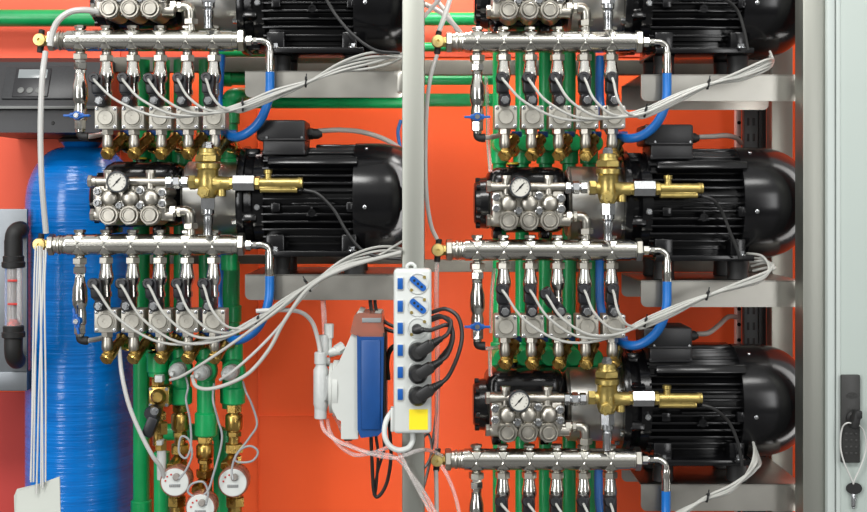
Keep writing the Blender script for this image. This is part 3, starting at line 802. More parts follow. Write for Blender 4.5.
# small dark cables of the flow switches and grey terminal box cables
SW = {'R0': [(706, -9), (723, -2), (737, 10), (744, 30), (748, 50)], 'R1': [(702, 196), (713, 200), (722, 212), (730, 232), (738, 252), (740, 259)],
      'R2': [(702, 405), (714, 409), (728, 421), (737, 440), (741, 458), (742, 466)], 'L0': [(304, -16), (322, -6), (335, 14), (352, 34), (375, 50), (400, 53)],
      'L1': [(304, 190), (318, 194), (334, 210), (347, 232), (362, 250), (380, 257), (401, 259)]}
for bk in ORDER:
    pts = [P(x, y, -.034 if i < 2 else (-.032 if bk[0] == 'L' else -.022)) for i, (x, y) in enumerate(SW[bk])]
    b = B(); b.tube(pts, U(1.7), n=8); solo('switch_cable', f'thin black cable hanging from the flow switch of the {W[bk]} motor', 'cable', b, 'cable', pts[0], 'flow switch cables')
PW = {'R1': [(699, 137, .095), (712, 136.5, .1), (726, 135.5, .14), (736, 138, .26), (741, 143, .33)], 'R0': [(699, -71, .095), (726, -72, .14), (741, -66, .33)],
      'R2': [(697, 334, .095), (708, 333, .1), (718, 326, .16), (728, 317, .27), (737, 317, .38)],
      'L1': [(318, 131, .095), (340, 130, .10), (362, 132, .13), (384, 139, .14), (400, 149, .12), (408, 160, .10)], 'L0': [(318, -72, .095), (362, -70, .13), (408, -44, .1)]}
for bk in ('R1', 'R2', 'L1'):
    pts = [P(*q) for q in PW[bk]]
    b = B(); b.tube(pts, U(2.7), n=10); solo('power_cable', f'thick grey cable leaving the terminal box of the {W[bk]} motor', 'cable', b, 'greycable', pts[0], 'grey motor cables')
exec_left = True

# ------------------------------------------------------------------ green pipework
def green_v(x, ya, yb, Y, r, label, sockets=(), elbow=None, name='green_pipe'):
    """vertical pipe; sockets: (y0, y1, r); elbow: list of px points continuing from the top"""
    zb = 0.0 if yb is None else P(x, yb, Y).z
    X = P(x, 0, Y).x
    t = thing(name, label, 'pipe', (X, Y, zb), 'green plastic pipes')
    b = B(); top = P(x, ya, Y)
    if elbow: b.bend([Vector((X, Y, zb)), Vector((X, Y, (zb + top.z) / 2)), top] + [P(*q) for q in elbow], U(r, Y), sub=8, n=18)
    else: b.cyl((X, Y, zb), top, U(r, Y), n=22)
    part('pipe', b, 'green', t)
    for y0, y1, rs in sockets:
        b = B(); b.lathe(P(x, y1, Y), Z1, [(0, U(rs, Y) - .002), (.002, U(rs, Y)), (U(y1 - y0, Y) - .002, U(rs, Y)), (U(y1 - y0, Y), U(rs, Y) - .002)], 22); part('socket', b, 'green', t)
    return t
def green_h(x0, x1, y, Y, r, label, sockets=()):
    t = thing('green_pipe', label, 'pipe', P((x0 + x1) / 2, y, Y), 'green plastic pipes')
    b = B(); b.cyl(P(x0, y, Y), P(x1, y, Y), U(r, Y), n=22); part('pipe', b, 'green', t)
    for a, c, rs in sockets:
        b = B(); b.lathe(P(a, y, Y), X1, [(0, U(rs, Y) - .002), (.002, U(rs, Y)), (U(c - a, Y) - .002, U(rs, Y)), (U(c - a, Y), U(rs, Y) - .002)], 22); part('socket', b, 'green', t)
    return t
def tees(x, y, Y):   # branch reaching forward to the check valve
    return (y - 13, y + 13, 10.5)
GXR = [499.5, 522, 545.5, 569, 589]
for i, x in enumerate(GXR):
    t = green_v(x, 15, None, .225, 6.8, f'{ORD[i]} vertical green pipe from the left behind the right pumps', [(134, 164, 9.2), (342, 372, 9.2)])
    for y in (145, 352):
        b = B(); q = P(x, y, .225); b.cyl(q, q - Y1 * .10, U(8.2, .2), n=20, ch=.002); part('branch', b, 'green', t)
GXL = [141.5, 161.5, 182, 207, 231]
for i, x in enumerate(GXL):
    Yv = .20
    if i == 0: t = green_v(x, 60, None, Yv, 8.2, 'tall green pipe running down along the right of the blue tank', [(128, 160, 10), (500, 530, 10.5)])
    elif i == 4: t = green_v(x, 262, 408, Yv, 8.8, 'right hand green pipe above the rightmost water meter', [(305, 322, 10.5), (385, 403, 11)])
    else: t = green_v(x, 60, 400 if i != 3 else 432, Yv, 8.2, f'green pipe behind the {ORD[i]} solenoid column at left', [(130, 165, 10.2), (340, 366, 10)])
    for y in ((146,) if i < 4 else ()):
        b = B(); q = P(x, y, Yv); b.cyl(q, q - Y1 * .075, U(8.2, .2), n=20, ch=.002); part('branch', b, 'green', t)
    if i >= 1:
        b = B(); q = P(x, 350, Yv); b.cyl(q, q - Y1 * .075, U(8.2, .2), n=20, ch=.002); part('branch', b, 'green', t)
b = B()
green_v(229.5, 107, 270, .11, 8.6, 'green pipe with elbow beside the top left shelf', [(106, 124, 10.2), (158, 170, 10.2)], elbow=[(230, 101, .11), (233, 97, .112), (239, 96, .13), (250, 97, .20)])
green_h(244, 404, 103, .25, 5.4, 'long green pipe just below the top left shelf', [(244, 250, 7)])
green_h(222, 404, 79, .33, 6.2, 'green pipe running behind the top left shelf', [(222, 232, 7.6)])
green_h(215, 404, 52, .42, 5.4, 'green pipe behind the feet of the top left motor')
green_h(-60, 110, 18, .42, 8.5, 'thick green pipe at the top left corner against the orange wall')
green_h(410, 500, 19, .42, 6.6, 'uppermost green pipe right of the center post')
green_h(410, 500, 47, .42, 4.6, 'thin green pipe behind the top right brass tap')
green_h(410, 505, 80, .36, 5.0, 'green pipe just below the top right cross rail')
green_h(410, 505, 100, .36, 6.6, 'lowest green cross pipe right of the center post')

# ------------------------------------------------------------------ lower left: green fittings, brass valves and water meters
def sensor_tee(x, y, x2, ya, yb, sock, label, Y=.09):
    t = thing('green_tee', label, 'pipe fitting', P(x2, yb, Y), 'green tees above the water meters')
    b = B(); b.cyl(P(x2, yb, Y), P(x2, ya, Y), U(9, Y), n=22)
    b.ball(P(x2, y, Y), U(12, Y), sa=1.15); q = P(x2, y - 2, Y); b.cyl(q, P(x2 - 1, y, Y - .04), U(11, Y), n=22, ch=.002)
    part('tee_body', b, 'green', t)
    b = B(); b.lathe(P(x2, sock[1], Y), Z1, [(0, U(10)), (.003, U(11.6)), (U(sock[1] - sock[0]) - .003, U(11.6)), (U(sock[1] - sock[0]), U(10))], 24); part('socket', b, 'green', t)
    p0 = P(x2 - 1, y, Y - .04); ax = (P(x - 5, y + 6, -.02) - p0).normalized()
    b = B(); b.lathe(p0, ax, [(0, U(7.5)), (.006, U(7.5)), (.006, U(6.8)), (.008, U(6.8)), (.008, U(7.4)), (.014, U(7.4))], 18); part('collar', b, 'greycable', t)
    b = B(); b.lathe(p0 + ax * .014, ax, [(0, U(7.2)), (.003, U(7.2)), (.003, U(7.8)), (.007, U(7.8)), (.007, U(7)), (.010, U(7)), (.010, U(7.6)), (.014, U(7.6)), (.014, U(6.7)), (.017, U(6.7)), (.017, U(7.2)), (.022, U(6.9)), (.029, U(5)), (.034, U(2.4)), (.046, U(1.8))], 20)
    part('sensor_cap', b, 'milky', t, 'white translucent sensor cap')
    return t
sensor_tee(175, 369, 181, 340, 404, (386, 404), 'green tee with white sensor cap, left of three above the water meters')
sensor_tee(200, 371, 206, 340, 420, (411, 436), 'green tee with white sensor cap, middle of three above the water meters')
sensor_tee(227, 371, 234, 340, 404, (386, 404), 'green tee with white sensor cap, right of three above the water meters')
def brass_stack(x, ya, yb, label, Y=.09):
    t = thing('brass_fitting', label, 'pipe fitting', P(x, yb, Y), 'brass fittings above the water meters')
    L = yb - ya
    b = B(); b.cyl(P(x, ya - 1, Y), P(x, yb, Y), U(5.6, Y), n=18)
    b.hex(P(x, ya, Y), P(x, ya + L * .14, Y), U(8, Y), .25); b.lathe(P(x, ya + L * .40, Y), Z1, [(0, U(8)), (.003, U(9)), (U(L * .24) - .003, U(9)), (U(L * .24), U(8))], 20)
    b.hex(P(x, ya + L * .42, Y), P(x, ya + L * .50, Y), U(7.4, Y), .1); b.hex(P(x, ya + L * .60, Y), P(x, ya + L * .74, Y), U(9.4, Y), .25)
    part('union', b, 'brassd', t)
    b = B(); b.hex(P(x, ya + L * .78, Y), P(x, ya + L, Y), U(8, Y), .3)
    y0 = ya + L * .80; b.cyl(P(x, y0, Y), P(x - 7, y0 + 9, Y - .03), U(6, Y), n=16); b.hex(P(x - 5.5, y0 + 7, Y - .024), P(x - 8.5, y0 + 11, Y - .036), U(6.6), .2)
    part('strainer', b, 'brassd', t)
brass_stack(180, 402, 472, 'brass fitting column above the left water meter')
brass_stack(205, 435, 492, 'brass fitting column above the middle, lowest water meter')
brass_stack(234, 403, 470, 'brass fitting column above the right water meter')
def meter(x, y, label, rot=0, Y=.03):
    c = P(x, y, Y); t = thing('water_meter', label, 'meter', c, 'round water meters at the bottom')
    r = U(15, Y)
    b = B(); b.lathe(c + Y1 * .052, -Y1, [(0, r * .7), (.01, r * .98), (.040, r * 1.0), (.048, r * 1.0)], 36); q_ = P(x + 2, y - 18, Y + .05); b.cyl(q_, (q_.x, q_.y, 0), U(7.5), n=18); b.hex(P(x + 2, y + 14, Y + .05), P(x + 2, y + 24, Y + .05), U(10), .3)
    part('brass_body', b, 'brassd', t)
    b = B(); b.lathe(c + Y1 * .03, -Y1, [(0, r * 1.02), (.022, r * 1.04), (.030, r * 1.0), (.032, r * .93), (.030, r * .9)], 36); part('clear_ring', b, 'bushing', t)
    b = B(); b.lathe(c + Y1 * .002, -Y1, [(0, r * .92), (.0035, r * .92), (.0045, r * .88), (.0045, 0)], 36); dl = part('dial', b, 'white', t)
    f = c - Y1 * .003
    b = B(); b.box(f + Vector((0, 0, -r * .22)), (r * .74, .0014, r * .20), .0004)
    part('counter', b, 'lcd', dl)
    b = B()
    for i in range(5): b.box(f + Vector(((i - 2) * r * .14, -.001, -r * .22)), (r * .05, .001, r * .13), 0)
    b.lathe(f + Vector((r * .12, .002, r * .38)), -Y1, [(0, r * .24), (.006, r * .24), (.008, r * .18), (.008, 0)], 18)
    part('pulse_head', b, 'greycable', dl)
    for i, (dx, dz) in enumerate(((-.5, .38), (-.24, .52), (-.62, .1))):
        b = B(); b.lathe(f + Vector((dx * r, .001, dz * r)), -Y1, [(0, r * .06), (.002, r * .06), (.002, 0)], 10); part('red_pointer', b, 'red', dl)
meter(175, 482, 'round white water meter at bottom, leftmost of the three')
meter(200.5, 508, 'round white water meter at the bottom edge, lowest of the three', Y=.0)
meter(233, 482.5, 'round white water meter at bottom, rightmost of the three')
# wires of the meters
def wire(pts, label, m='wire', r=1.15, Y=0.0, name='meter_wire', cat='wire', grp=None):
    pp = [P(*(q if len(q) == 3 else (q[0], q[1], Y))) for q in pts]
    b = B(); b.tube(pp, U(r), n=8, sub=7); return solo(name, label, cat, b, m, pp[0], grp)
wire([(179, 479, -.01), (186, 470), (192, 455), (189, 440), (181, 437), (179, 452), (186, 458), (191, 445), (190, 420), (186, 400), (188, 386, .02), (184, 372, .05)], 'thin grey wire looping up from the leftmost water meter')
wire([(206, 505, -.03), (208, 492), (203, 482), (192, 484), (188, 492), (197, 497), (207, 492), (213, 476), (222, 440), (218, 420), (213, 400), (214, 384, .03)], 'thin grey wire looping up from the lowest water meter')
wire([(233, 480, -.01), (232, 468), (238, 452), (250, 446), (258, 452), (252, 461), (238, 462), (236, 456), (250, 437), (257, 424), (252, 405), (246, 392), (243, 382, .05)], 'thin grey wire looping up from the rightmost water meter')
# brass solenoid valve low left
def brass_solenoid():
    Y = .06; t = thing('brass_solenoid_valve', 'small brass solenoid valve on a vertical line beside the blue tank', 'valve', P(158, 450, Y))
    b = B(); b.cyl(P(158, 374, Y), P(158, 445, Y), U(5.4), n=18); b.hex(P(158, 378, Y), P(158, 386, Y), U(7), .3)
    b.pbox(148.5, 387, 169, 407, Y - .022, Y + .02, .003); q = P(158.5, 396.5, Y - .022); b.lathe(q, -Y1, [(0, U(8)), (.003, U(7.8)), (.010, U(6)), (.012, U(5)), (.012, 0)], 24)
    b.hex(P(160, 412, Y), P(160, 420, Y), U(6.6), .2); b.hex(P(161, 422, Y), P(161, 434, Y), U(7.4), .3); b.hex(P(161, 440, Y), P(161, 450, Y), U(6.4), .3)
    part('valve_body', b, 'brassd', t)
    for dx in (-8, 8):
        for dz in (-8, 8):
            b = B(); q = P(158.7 + dx, 397 + dz, Y - .022); b.lathe(q, -Y1, [(0, U(1.9)), (.002, U(1.8)), (.002, 0)], 10); part('block_screw', b, 'zinc', t)
    b = B(); b.box(P(160, 378, Y - .01), (U(8), .03, U(7)), .002); part('white_clip', b, 'white', t, 'white clip'); b = B(); b.box(P(160.5, 442, Y - .01), (U(6), .026, U(5)), .002); part('white_clip', b, 'white', t, 'white clip')
    R = Euler((0, math.radians(22), 0))
    b = B(); b.box(P(151, 426, Y - .045), (U(11), .03, U(21)), .004, R); b.lathe(P(154.5, 411, Y - .02), -Y1, [(0, U(7.5)), (.03, U(7.2)), (.036, U(6.4)), (.036, 0)], 18)
    cl = part('coil', b, 'coil', t, 'black coil')
    b = B(); b.lathe(P(154.5, 411, Y - .056), -Y1, [(0, U(4.2)), (.002, U(4.2)), (.002, U(2.6)), (.006, U(2.4)), (.006, 0)], 14); part('coil_nut', b, 'zinc', cl)
    b = B(); b.lathe(P(161.5, 450, Y), -Z1, [(0, U(4.6)), (U(6), U(5)), (U(30), U(4.6))], 16); part('white_pipe', b, 'milky', t, 'white plastic pipe end')
brass_solenoid()
t = green_v(158, 352, 376, .07, 9.5, 'short green socket above the small brass solenoid valve', [(352, 372, 11)])
green_v(162, 452, None, .16, 8, 'green pipe at bottom behind the left water meter')
t = green_v(222, 446, None, .17, 8.5, 'green pipe with elbow behind the right water meter', elbow=[(221.5, 438, .17), (217, 433, .17), (208, 432, .17), (160, 432, .17)])

# ------------------------------------------------------------------ blue tank + control box + flow meter
def tank():
    Y = .35; x = 81.5; X = P(x, 0, Y).x; r = U(54, Y); c = P(x, 142, Y)
    t = thing('pressure_tank', 'tall blue pressure tank standing at the left behind the manifolds', 'tank', (X, Y, 0))
    zt = c.z; zs = P(x, 205, Y).z
    prof = [(0.02, r * .9), (.03, r * .98), (.06, r)]
    prof.append((zs - .02, r))
    for i in range(0, 15):
        q = PI / 2 * i / 14
        rr = r * (.30 + .70 * math.cos(q)); zz = zs + (zt - zs - .012) * math.sin(q)
        prof.append((zz, rr))
    prof.append((zt, r * .38)); prof.append((zt + .001, r * .30))
    b = B(); b.lathe((X, Y, 0), Z1, prof, 64); part('shell', b, 'tank', t)
    b = B(); b.lathe((X, Y, 0), Z1, [(0, r * .8), (0.005, r * .95), (.03, r * .95), (.04, r * .9)], 40); part('base_ring', b, 'rubber', t)
    b = B(); b.lathe((X, Y, zt - .001), Z1, [(0, r * .40), (.006, r * .42), (.012, r * .34), (.018, r * .36), (P(0, 131, Y).z - zt, r * .36)], 32); part('neck', b, 'rubber', t)
tank()
def control_box():
    t = thing('control_box', 'black control box with small display and buttons above the blue tank', 'control box', P(45, 133, .2))
    Ya = .20
    a = P(-26, 57, Ya); c = P(102, 133, Ya)
    b = B(); pts = [(Ya + .30, a.z), (Ya + .02, a.z), (Ya - .0, P(0, 62, Ya).z), (Ya - .045, P(0, 106, Ya).z), (Ya - .045, P(0, 109, Ya).z), (Ya - .02, P(0, 111, Ya).z), (Ya - .02, c.z), (Ya + .30, c.z)]
    A = [b.bm.verts.new((a.x, y, z)) for y, z in pts]; C = [b.bm.verts.new((c.x, y, z)) for y, z in pts]
    n = len(pts); b.bm.faces.new(A); b.bm.faces.new(list(reversed(C)))
    for i in range(n): j = (i + 1) % n; b.bm.faces.new((A[i], C[i], C[j], A[j]))
    part('housing', b, 'boxsteel', t, angle=.3)
    f0 = Vector((0, Ya, P(0, 62, Ya).z)); f1 = Vector((0, Ya - .045, P(0, 106, Ya).z)); dn = (f1 - f0).normalized(); nrm = Vector((0, -1, 0)) - dn * Vector((0, -1, 0)).dot(dn); nrm.normalize()
    th = math.atan2(-dn.y, -dn.z); R = Euler((-th, 0, 0))
    def onface(x, f, d=0): q = f0.lerp(f1, f) + nrm * d; return Vector((P(x, 0, q.y).x, q.y, q.z))
    b = B(); b.box(onface(44, .5, .001), (U(80, .18), .008, .082), .003, R); part('face_plate', b, 'panelgrey', t)
    b = B(); b.box(onface(32, .52, .005), (U(36, .18), .006, .072), .003, R); fp = part('keypad', b, 'boxsteel', t)
    b = B(); b.box(onface(33, .33, .0085), (U(29, .18), .002, .022), .001, R); part('display', b, 'lcd', fp)
    for i in range(3):
        b = B(); b.lathe(onface(21 + 9 * i, .72, .008), nrm, [(0, U(3.4)), (.002, U(3.4)), (.002, U(2.7)), (.0012, U(2.6)), (.0012, 0)], 18); part('button', b, 'trimgrey', fp)
    b = B(); q = P(0, 107.5, Ya - .045); b.box(((a.x + c.x) / 2, Ya - .046, q.z), (c.x - a.x, .004, .0065), .001); part('trim_strip', b, 'trimgrey', t)
    b = B(); q = P(53, 123, Ya - .02); b.lathe(q, -Y1, [(0, .004), (.002, .003), (.002, 0)], 10); part('screw', b, 'rubber', t)
control_box()
def flow_meter():
    x = 13.5; Y = .1
    t = thing('flow_meter', 'vertical clear tube flow meter with black elbow at the left edge', 'flow meter', P(x, 340, Y))
    b = B(); b.bend([P(x, 258, Y), P(x, 240, Y), P(x + 2, 232, Y + .004), P(x + 7, 229.5, Y + .03), P(x + 7, 231, Y + .16)], U(8.6, Y), n=18)
    b.cyl(P(x, 256, Y), P(x, 240, Y), U(9, Y), n=22); part('top_elbow', b, 'rubber', t)
    for y0, y1 in ((255, 268), (325, 338)):
        b = B(); b.lathe(P(x, y1, Y), Z1, [(0, U(10)), (.002, U(11.8)), (U(6), U(12)), (U(7), U(10.6)), (U(12), U(10.8)), (U(13), U(9.6))], 26); part('union_nut', b, 'rubber', t)
    b = B(); b.cyl(P(x, 327, Y), P(x, 267, Y), U(8.6, Y), n=24); part('clear_tube', b, 'clear', t)
    b = B(); b.cyl(P(x, 326, Y), P(x, 268, Y), U(2.6, Y), n=12); part('guide_rod', b, 'backplate', t)
    for y in (280.5, 304): 
        b = B(); b.pbox(x - 6, y - 1, x + 3.5, y + 1.2, Y - .021, Y - .018, .0004); part('orange_mark', b, 'red', t)
    b = B(); b.lathe(P(x, 326.5, Y), Z1, [(0, U(5.4)), (U(3), U(5.6)), (U(6), U(3.4)), (U(8), U(3.4))], 16); part('float', b, 'red', t)
    b = B(); b.bend([P(x, 338, Y), P(x, 350, Y), P(x + 1, 357, Y + .01), P(x + 3, 360, Y + .04), P(x + 3, 360, Y + .14)], U(9, Y), n=18); part('bottom_elbow', b, 'rubber', t)
flow_meter()
b = B(); b.pbox(-60, 209, 27, 372, .24, .25, .001); b.pbox(-60, 372, 27, 391, .235, .27, .002)
solo('mounting_plate', 'galvanised mounting plate behind the flow meter', 'plate', b, 'backplate', P(0, 391, .24))

# ------------------------------------------------------------------ tubes
def tubeth(pts, label, m='tube', r=2.6, name='plastic_tube', grp='plastic tubes', cat='tube', n=10):
    pp = [P(*q) for q in pts]; b = B(); b.tube(pp, U(r), n=n, sub=7)
    return solo(name, label, cat, b, m, pp[0], grp)
tubeth([(99, 12, -.02), (85, 10, -.03), (70, 12, -.035), (58, 21, -.04), (52, 34, -.04), (50, 46, -.04)], 'white tube arching left from the top left pump', r=3.1)
tubeth([(45.5, 52, -.03), (42.5, 75, -.05), (41, 105, -.055), (40.5, 140, -.055), (42, 185, -.05), (46, 233, -.03)], 'long white tube hanging from the top left tap past the control box', r=2.9)
tubeth([(437, 55, -.004), (431, 75, -.012), (427, 105, -.012), (425.5, 150, -.01), (426.5, 195, -.01), (431, 225, -.006), (437, 239, -.002)], 'translucent tube hanging from the top right tap beside the center post', r=2.1)
tubeth([(437, 262, -.004), (436.5, 300, -.004), (437.5, 360, -.004), (437, 420, -.004), (436, 449, -.002)], 'translucent tube hanging from the middle right tap', m='clear', r=2.3)
tubeth([(439, 31, -.004), (445, 15, .0), (452, -8, .01)], 'white tube rising from the top right tap', r=2.6)
tubeth([(424, 4, .10), (440, 12, .11), (455, 26, .12), (470, 46, .12)], 'white tube slanting down behind the top right manifold', r=2.6)
tubeth([(432, -6, .13), (447, 14, .13), (458, 32, .14), (466, 46, .14)], 'second white tube slanting behind the top right manifold', r=2.4)
tubeth([(424, 17, .05), (436, 3, .05), (444, -6, .05)], 'short white tube crossing the post edge at the top', r=2.2)
tubeth([(486, 76, .03), (487.5, 110, .03), (488, 140, .03), (490.5, 172, .03)], 'thin pink tube behind the top right ball valve', m='clear', r=1.9)
tubeth([(494, 268, .03), (491.5, 300, .03), (491, 333, .03)], 'thin pink tube behind the middle right ball valve', m='clear', r=1.9)
tubeth([(490, 347, .03), (490, 360, .03), (490.5, 376, .03)], 'short clear tube hanging below the middle right ball valve', m='clear', r=1.9)
tubeth([(486, 348.5, -.002), (491, 348.3, .01), (499, 347, .03)], 'short clear tube leading right from the middle right ball valve', m='clear', r=2)
for bk, lab in (('R0', 'short white tube leading right from the top right ball valve'), ('L0', 'short white tube leading right from the top left ball valve'), ('L1', 'short white tube leading right from the lower left ball valve')):
    dx, dy, _ = BANKS[bk]
    tubeth([(484 + dx, 346 + dy, 0), (492 + dx, 345 + dy, .03), (499 + dx, 343.5 + dy, .05)], lab, r=2.6)
tubeth([(119, 346, .02), (122, 375, .0), (129, 405, -.005), (140, 432, -.005), (152, 455, .0), (162, 470, .02), (166, 490, .05)], 'white tube curving from the second check valve down to the left water meter', r=2.2)
# white sensor cables sweeping up right to the bundle
tubeth([(170, 380, -.03), (182, 376, -.045), (205, 362, -.062), (240, 338, -.068), (275, 312, -.075), (307, 286, -.075), (340, 268, -.07), (372, 259, -.066), (401, 255, -.064)], 'white cable sweeping up from the left sensor cap', m='white_cable', r=1.5, name='sensor_cable', grp='sensor cables', cat='cable')
tubeth([(192, 376, -.03), (196, 386, -.05), (208, 389, -.06), (228, 384, -.066), (250, 372, -.07), (270, 348, -.07), (285, 320, -.075), (310, 287, -.082), (345, 268, -.076), (401, 252, -.069)], 'white cable sweeping from the middle sensor cap under the right one', m='white_cable', r=1.9, name='sensor_cable', grp='sensor cables', cat='cable')
tubeth([(220, 380, -.03), (232, 372, -.05), (255, 352, -.06), (280, 326, -.062), (300, 300, -.06), (318, 284, -.05)], 'pale pink cable sweeping up from the right sensor cap', m='tube', r=1.5, name='sensor_cable', grp='sensor cables', cat='cable')
tubeth([(256, 311, -.055), (280, 310, -.05), (300, 312, -.04), (312, 322, -.02), (318, 340, -.01), (320.5, 355, -.01)], 'translucent tube curving over to the top of the dosing pump head', r=2.2)

# strings and paper tags
tags = [(35.5, 252, 31, 482), (38, 252, 33.5, 482), (40, 252, 43, 488), (42, 253, 41, 486), (46, 254, 45.5, 482), (40, 254, 30.5, 480), (44, 256, 36.5, 494)]
for i, (xa, ya, xb, yb) in enumerate(tags):
    Y0, Y2 = -.014 - .002 * (i % 3), -.055
    pp = [P(xa, ya - 6, Y0), P(xa + (-1.5 if xb < xa else .8), ya + 40, -.04), P(xa * .35 + xb * .65, ya + 130, -.05), P(xb, yb, Y2)]
    b = B(); b.tube(pp, U(.9), n=6)
    o = solo('tag_string', 'thin white string hanging from the lower left tap to the paper tags', 'string', b, 'string', pp[0], 'strings of the paper tags')
for i, (pts, Y, lab) in enumerate([([(14, 496), (17, 489), (50, 481), (60, 479), (61, 540), (15, 540)], -.040, 'white paper tag at bottom left, rear and left of two'),
                                   ([(17, 492), (59.5, 476.5), (60, 500), (61.5, 545), (20, 550), (15, 520)], -.048, 'white paper tag at bottom left, front of two, holes at its top')]):
    b = B(); b.pprism(pts, Y, Y + .0015)
    solo('paper_tag', lab, 'tag', b, 'paper', P(38, 495, Y), 'paper tags')

# ------------------------------------------------------------------ power strip
def power_strip():
    Yf = -.105; Yb = -.0625
    t = thing('power_strip', 'white power strip with six blue switches fixed on the center post', 'power strip', P(412, 436, Yb))
    # outline leans slightly outwards at the bottom (photo: wider box)
    out = [(396.5, 268.5), (427, 270), (431, 273), (432, 300), (431.5, 430), (428, 434.5), (395, 433), (392, 430), (393.5, 271)]
    b = B()
    a = P(393.5, 269, Yf); c = P(431.5, 434, Yf)
    b.box(((a.x + c.x) / 2, (Yf + Yb) / 2, (a.z + c.z) / 2), (c.x - a.x, Yb - Yf, a.z - c.z), .007, seg=3)
    part('case', b, 'white', t)
    b = B(); b.tube([P(407.5, 270, Yb - .012), P(407, 266, Yb - .012), P(411, 263.5, Yb - .012), P(415, 266, Yb - .012), P(414.5, 270, Yb - .012)], U(1.7), n=8); part('hanging_loop', b, 'white', t)
    ys = [283.5, 306, 328, 350, 372, 394]
    for i, y in enumerate(ys):
        b = B(); q = P(400.3, y, Yf); b.box(q, (U(6.4), .006, U(12.4)), .0008); sw = part('switch_frame', b, 'white', t)
        b = B(); b.box(q - Y1 * .003, (U(5.2), .007, U(10.6)), .001, Euler((math.radians(8), 0, 0))); part('rocker', b, 'bluehandle', sw, 'blue rocker')
        b = B(); sx = P(418, y, Yf)
        b.lathe(sx + Y1 * .004, -Y1, [(0, U(10.5)), (.0055, U(10.5)), (.0065, U(10)), (.0065, U(9.2)), (.0045, U(9)), (.0045, 0)], 32)
        so = part('socket', b, 'white', t)
        if i < 2:
            R = Euler((0, math.radians(41), 0)); b = B(); st = []
            for q in range(20):
                th = 2 * PI * q / 20; lx = U(6.2) * (1 if math.cos(th) > 0 else -1) + U(3.1) * math.cos(th); v_ = sx + R.to_matrix() @ Vector((lx, 0, U(3.1) * math.sin(th))); st.append((v_.x, v_.z))
            b.prism(st, sx.y - .0045, sx.y + .002); cm = part('socket_insert', b, 'bluehandle', so, 'blue socket insert')
            b = B()
            for s in (-1, 0, 1):
                q = sx + R.to_matrix() @ Vector((s * U(4.6), -.0046, 0)); b.cyl(q + Y1 * .001, q - Y1 * .0006, U(1.25), n=12)
            part('pin_hole', b, 'blackhole', so)
        b = B()
        for s in (-1, 1):
            q = sx + Vector((s * U(6.2), -.0014, s * U(6.2))); b.cyl(q + Y1 * .002, q - Y1 * .0015, U(1.6), n=10)
        part('earth_contact', b, 'brass', so)
    b = B(); a = P(418.5, 419.5, Yf - .0006); b.box(a, (U(18), .0012, U(19.5)), 0); part('yellow_sticker', b, 'yellow', t, 'yellow square sticker')
    b = B(); b.pbox(390.5, 408, 394, 432, -.095, -.072, .002); part('side_clip', b, 'white', t)
power_strip()
tubeth([(394, 409, -.075), (386.5, 420, -.085), (384.5, 434, -.09), (389, 445, -.092), (398, 450, -.09), (408, 448, -.085), (412.5, 441, -.08), (412.5, 433, -.078)], 'white cable looping below the power strip', m='white', r=2.7, name='looped_cable', grp=None, cat='cable')
def plug(x, y, ang, L, label, pts, big=True):
    Yf = -.108; c = P(x, y, Yf)
    t = thing('power_plug', label, 'plug', c, 'black plugs in the power strip')
    b = B()
    if big:
        b.lathe(c + Y1 * .002, -Y1, [(0, U(9.4)), (.012, U(9.0)), (.020, U(7.6)), (.024, U(5.5)), (.024, 0)], 24)
    else: b.lathe(c + Y1 * .002, -Y1, [(0, U(5)), (.014, U(4.6)), (.018, U(3.6)), (.018, 0)], 18, 0, 1.0, 1.0)
    d = Vector((math.cos(math.radians(ang)), -.25, math.sin(math.radians(ang)))).normalized()
    r = 6.6 if big else 4.2
    s0 = c - Y1 * .013 - d * U(4)
    if big:
        up = Vector((0, -1, 0)); up = (up - d * up.dot(d)).normalized(); sd = d.cross(up)
        R = Matrix((d, sd, up)).transposed(); b.box(s0 + d * U(L * .44), (U(L * .95), U(11.5), U(9)), .004, R); b.box(s0 + d * U(L * .86), (U(L * .34), U(8.5), U(7)), .003, R)
    else: b.lathe(s0, d, [(0, U(r * .85)), (U(3), U(r * 1.05)), (U(L * .75), U(r * .95)), (U(L), U(r * .68))], 14)
    part('plug_body', b, 'cable', t)
    b = B(); s1 = s0 + d * U(L)
    for i in range(4): b.lathe(s1 + d * U(i * 2.4), d, [(0, U(r * .62 - i * .35)), (U(1.5), U(r * .62 - i * .35)), (U(1.5), U(r * .4)), (U(2.4), U(r * .4))], 12)
    part('strain_relief', b, 'cable', t)
    s2 = s1 + d * U(9)
    b = B(); b.tube([s1 + d * U(3), s2] + [P(*q) for q in pts], U(2.0), n=9, sub=8); part('cord', b, 'cable', t)
plug(417, 329, 0, 9, 'small black plug in the third socket of the power strip', [(446, 325, -.12), (452, 330, -.10), (450, 345, -.085), (441, 357, -.075), (434, 366, -.068), (428, 372, -.056)], False)
plug(418, 352, 33, 22, 'black plug in the fourth socket of the power strip', [(448, 333, -.13), (451, 322, -.12), (443, 317, -.10), (432, 320, -.088), (426, 324, -.082)])
plug(418, 374, 33, 22, 'black plug in the fifth socket of the power strip', [(448, 354, -.13), (453, 338, -.125), (450, 323, -.115), (440, 316, -.10), (430, 319, -.088), (425, 322, -.08)])
plug(418, 396, 33, 22, 'black plug in the sixth socket above the yellow sticker', [(449, 375, -.13), (458, 355, -.13), (462, 335, -.12), (458, 317, -.11), (446, 309, -.10), (433, 312, -.088), (424, 316, -.08)])
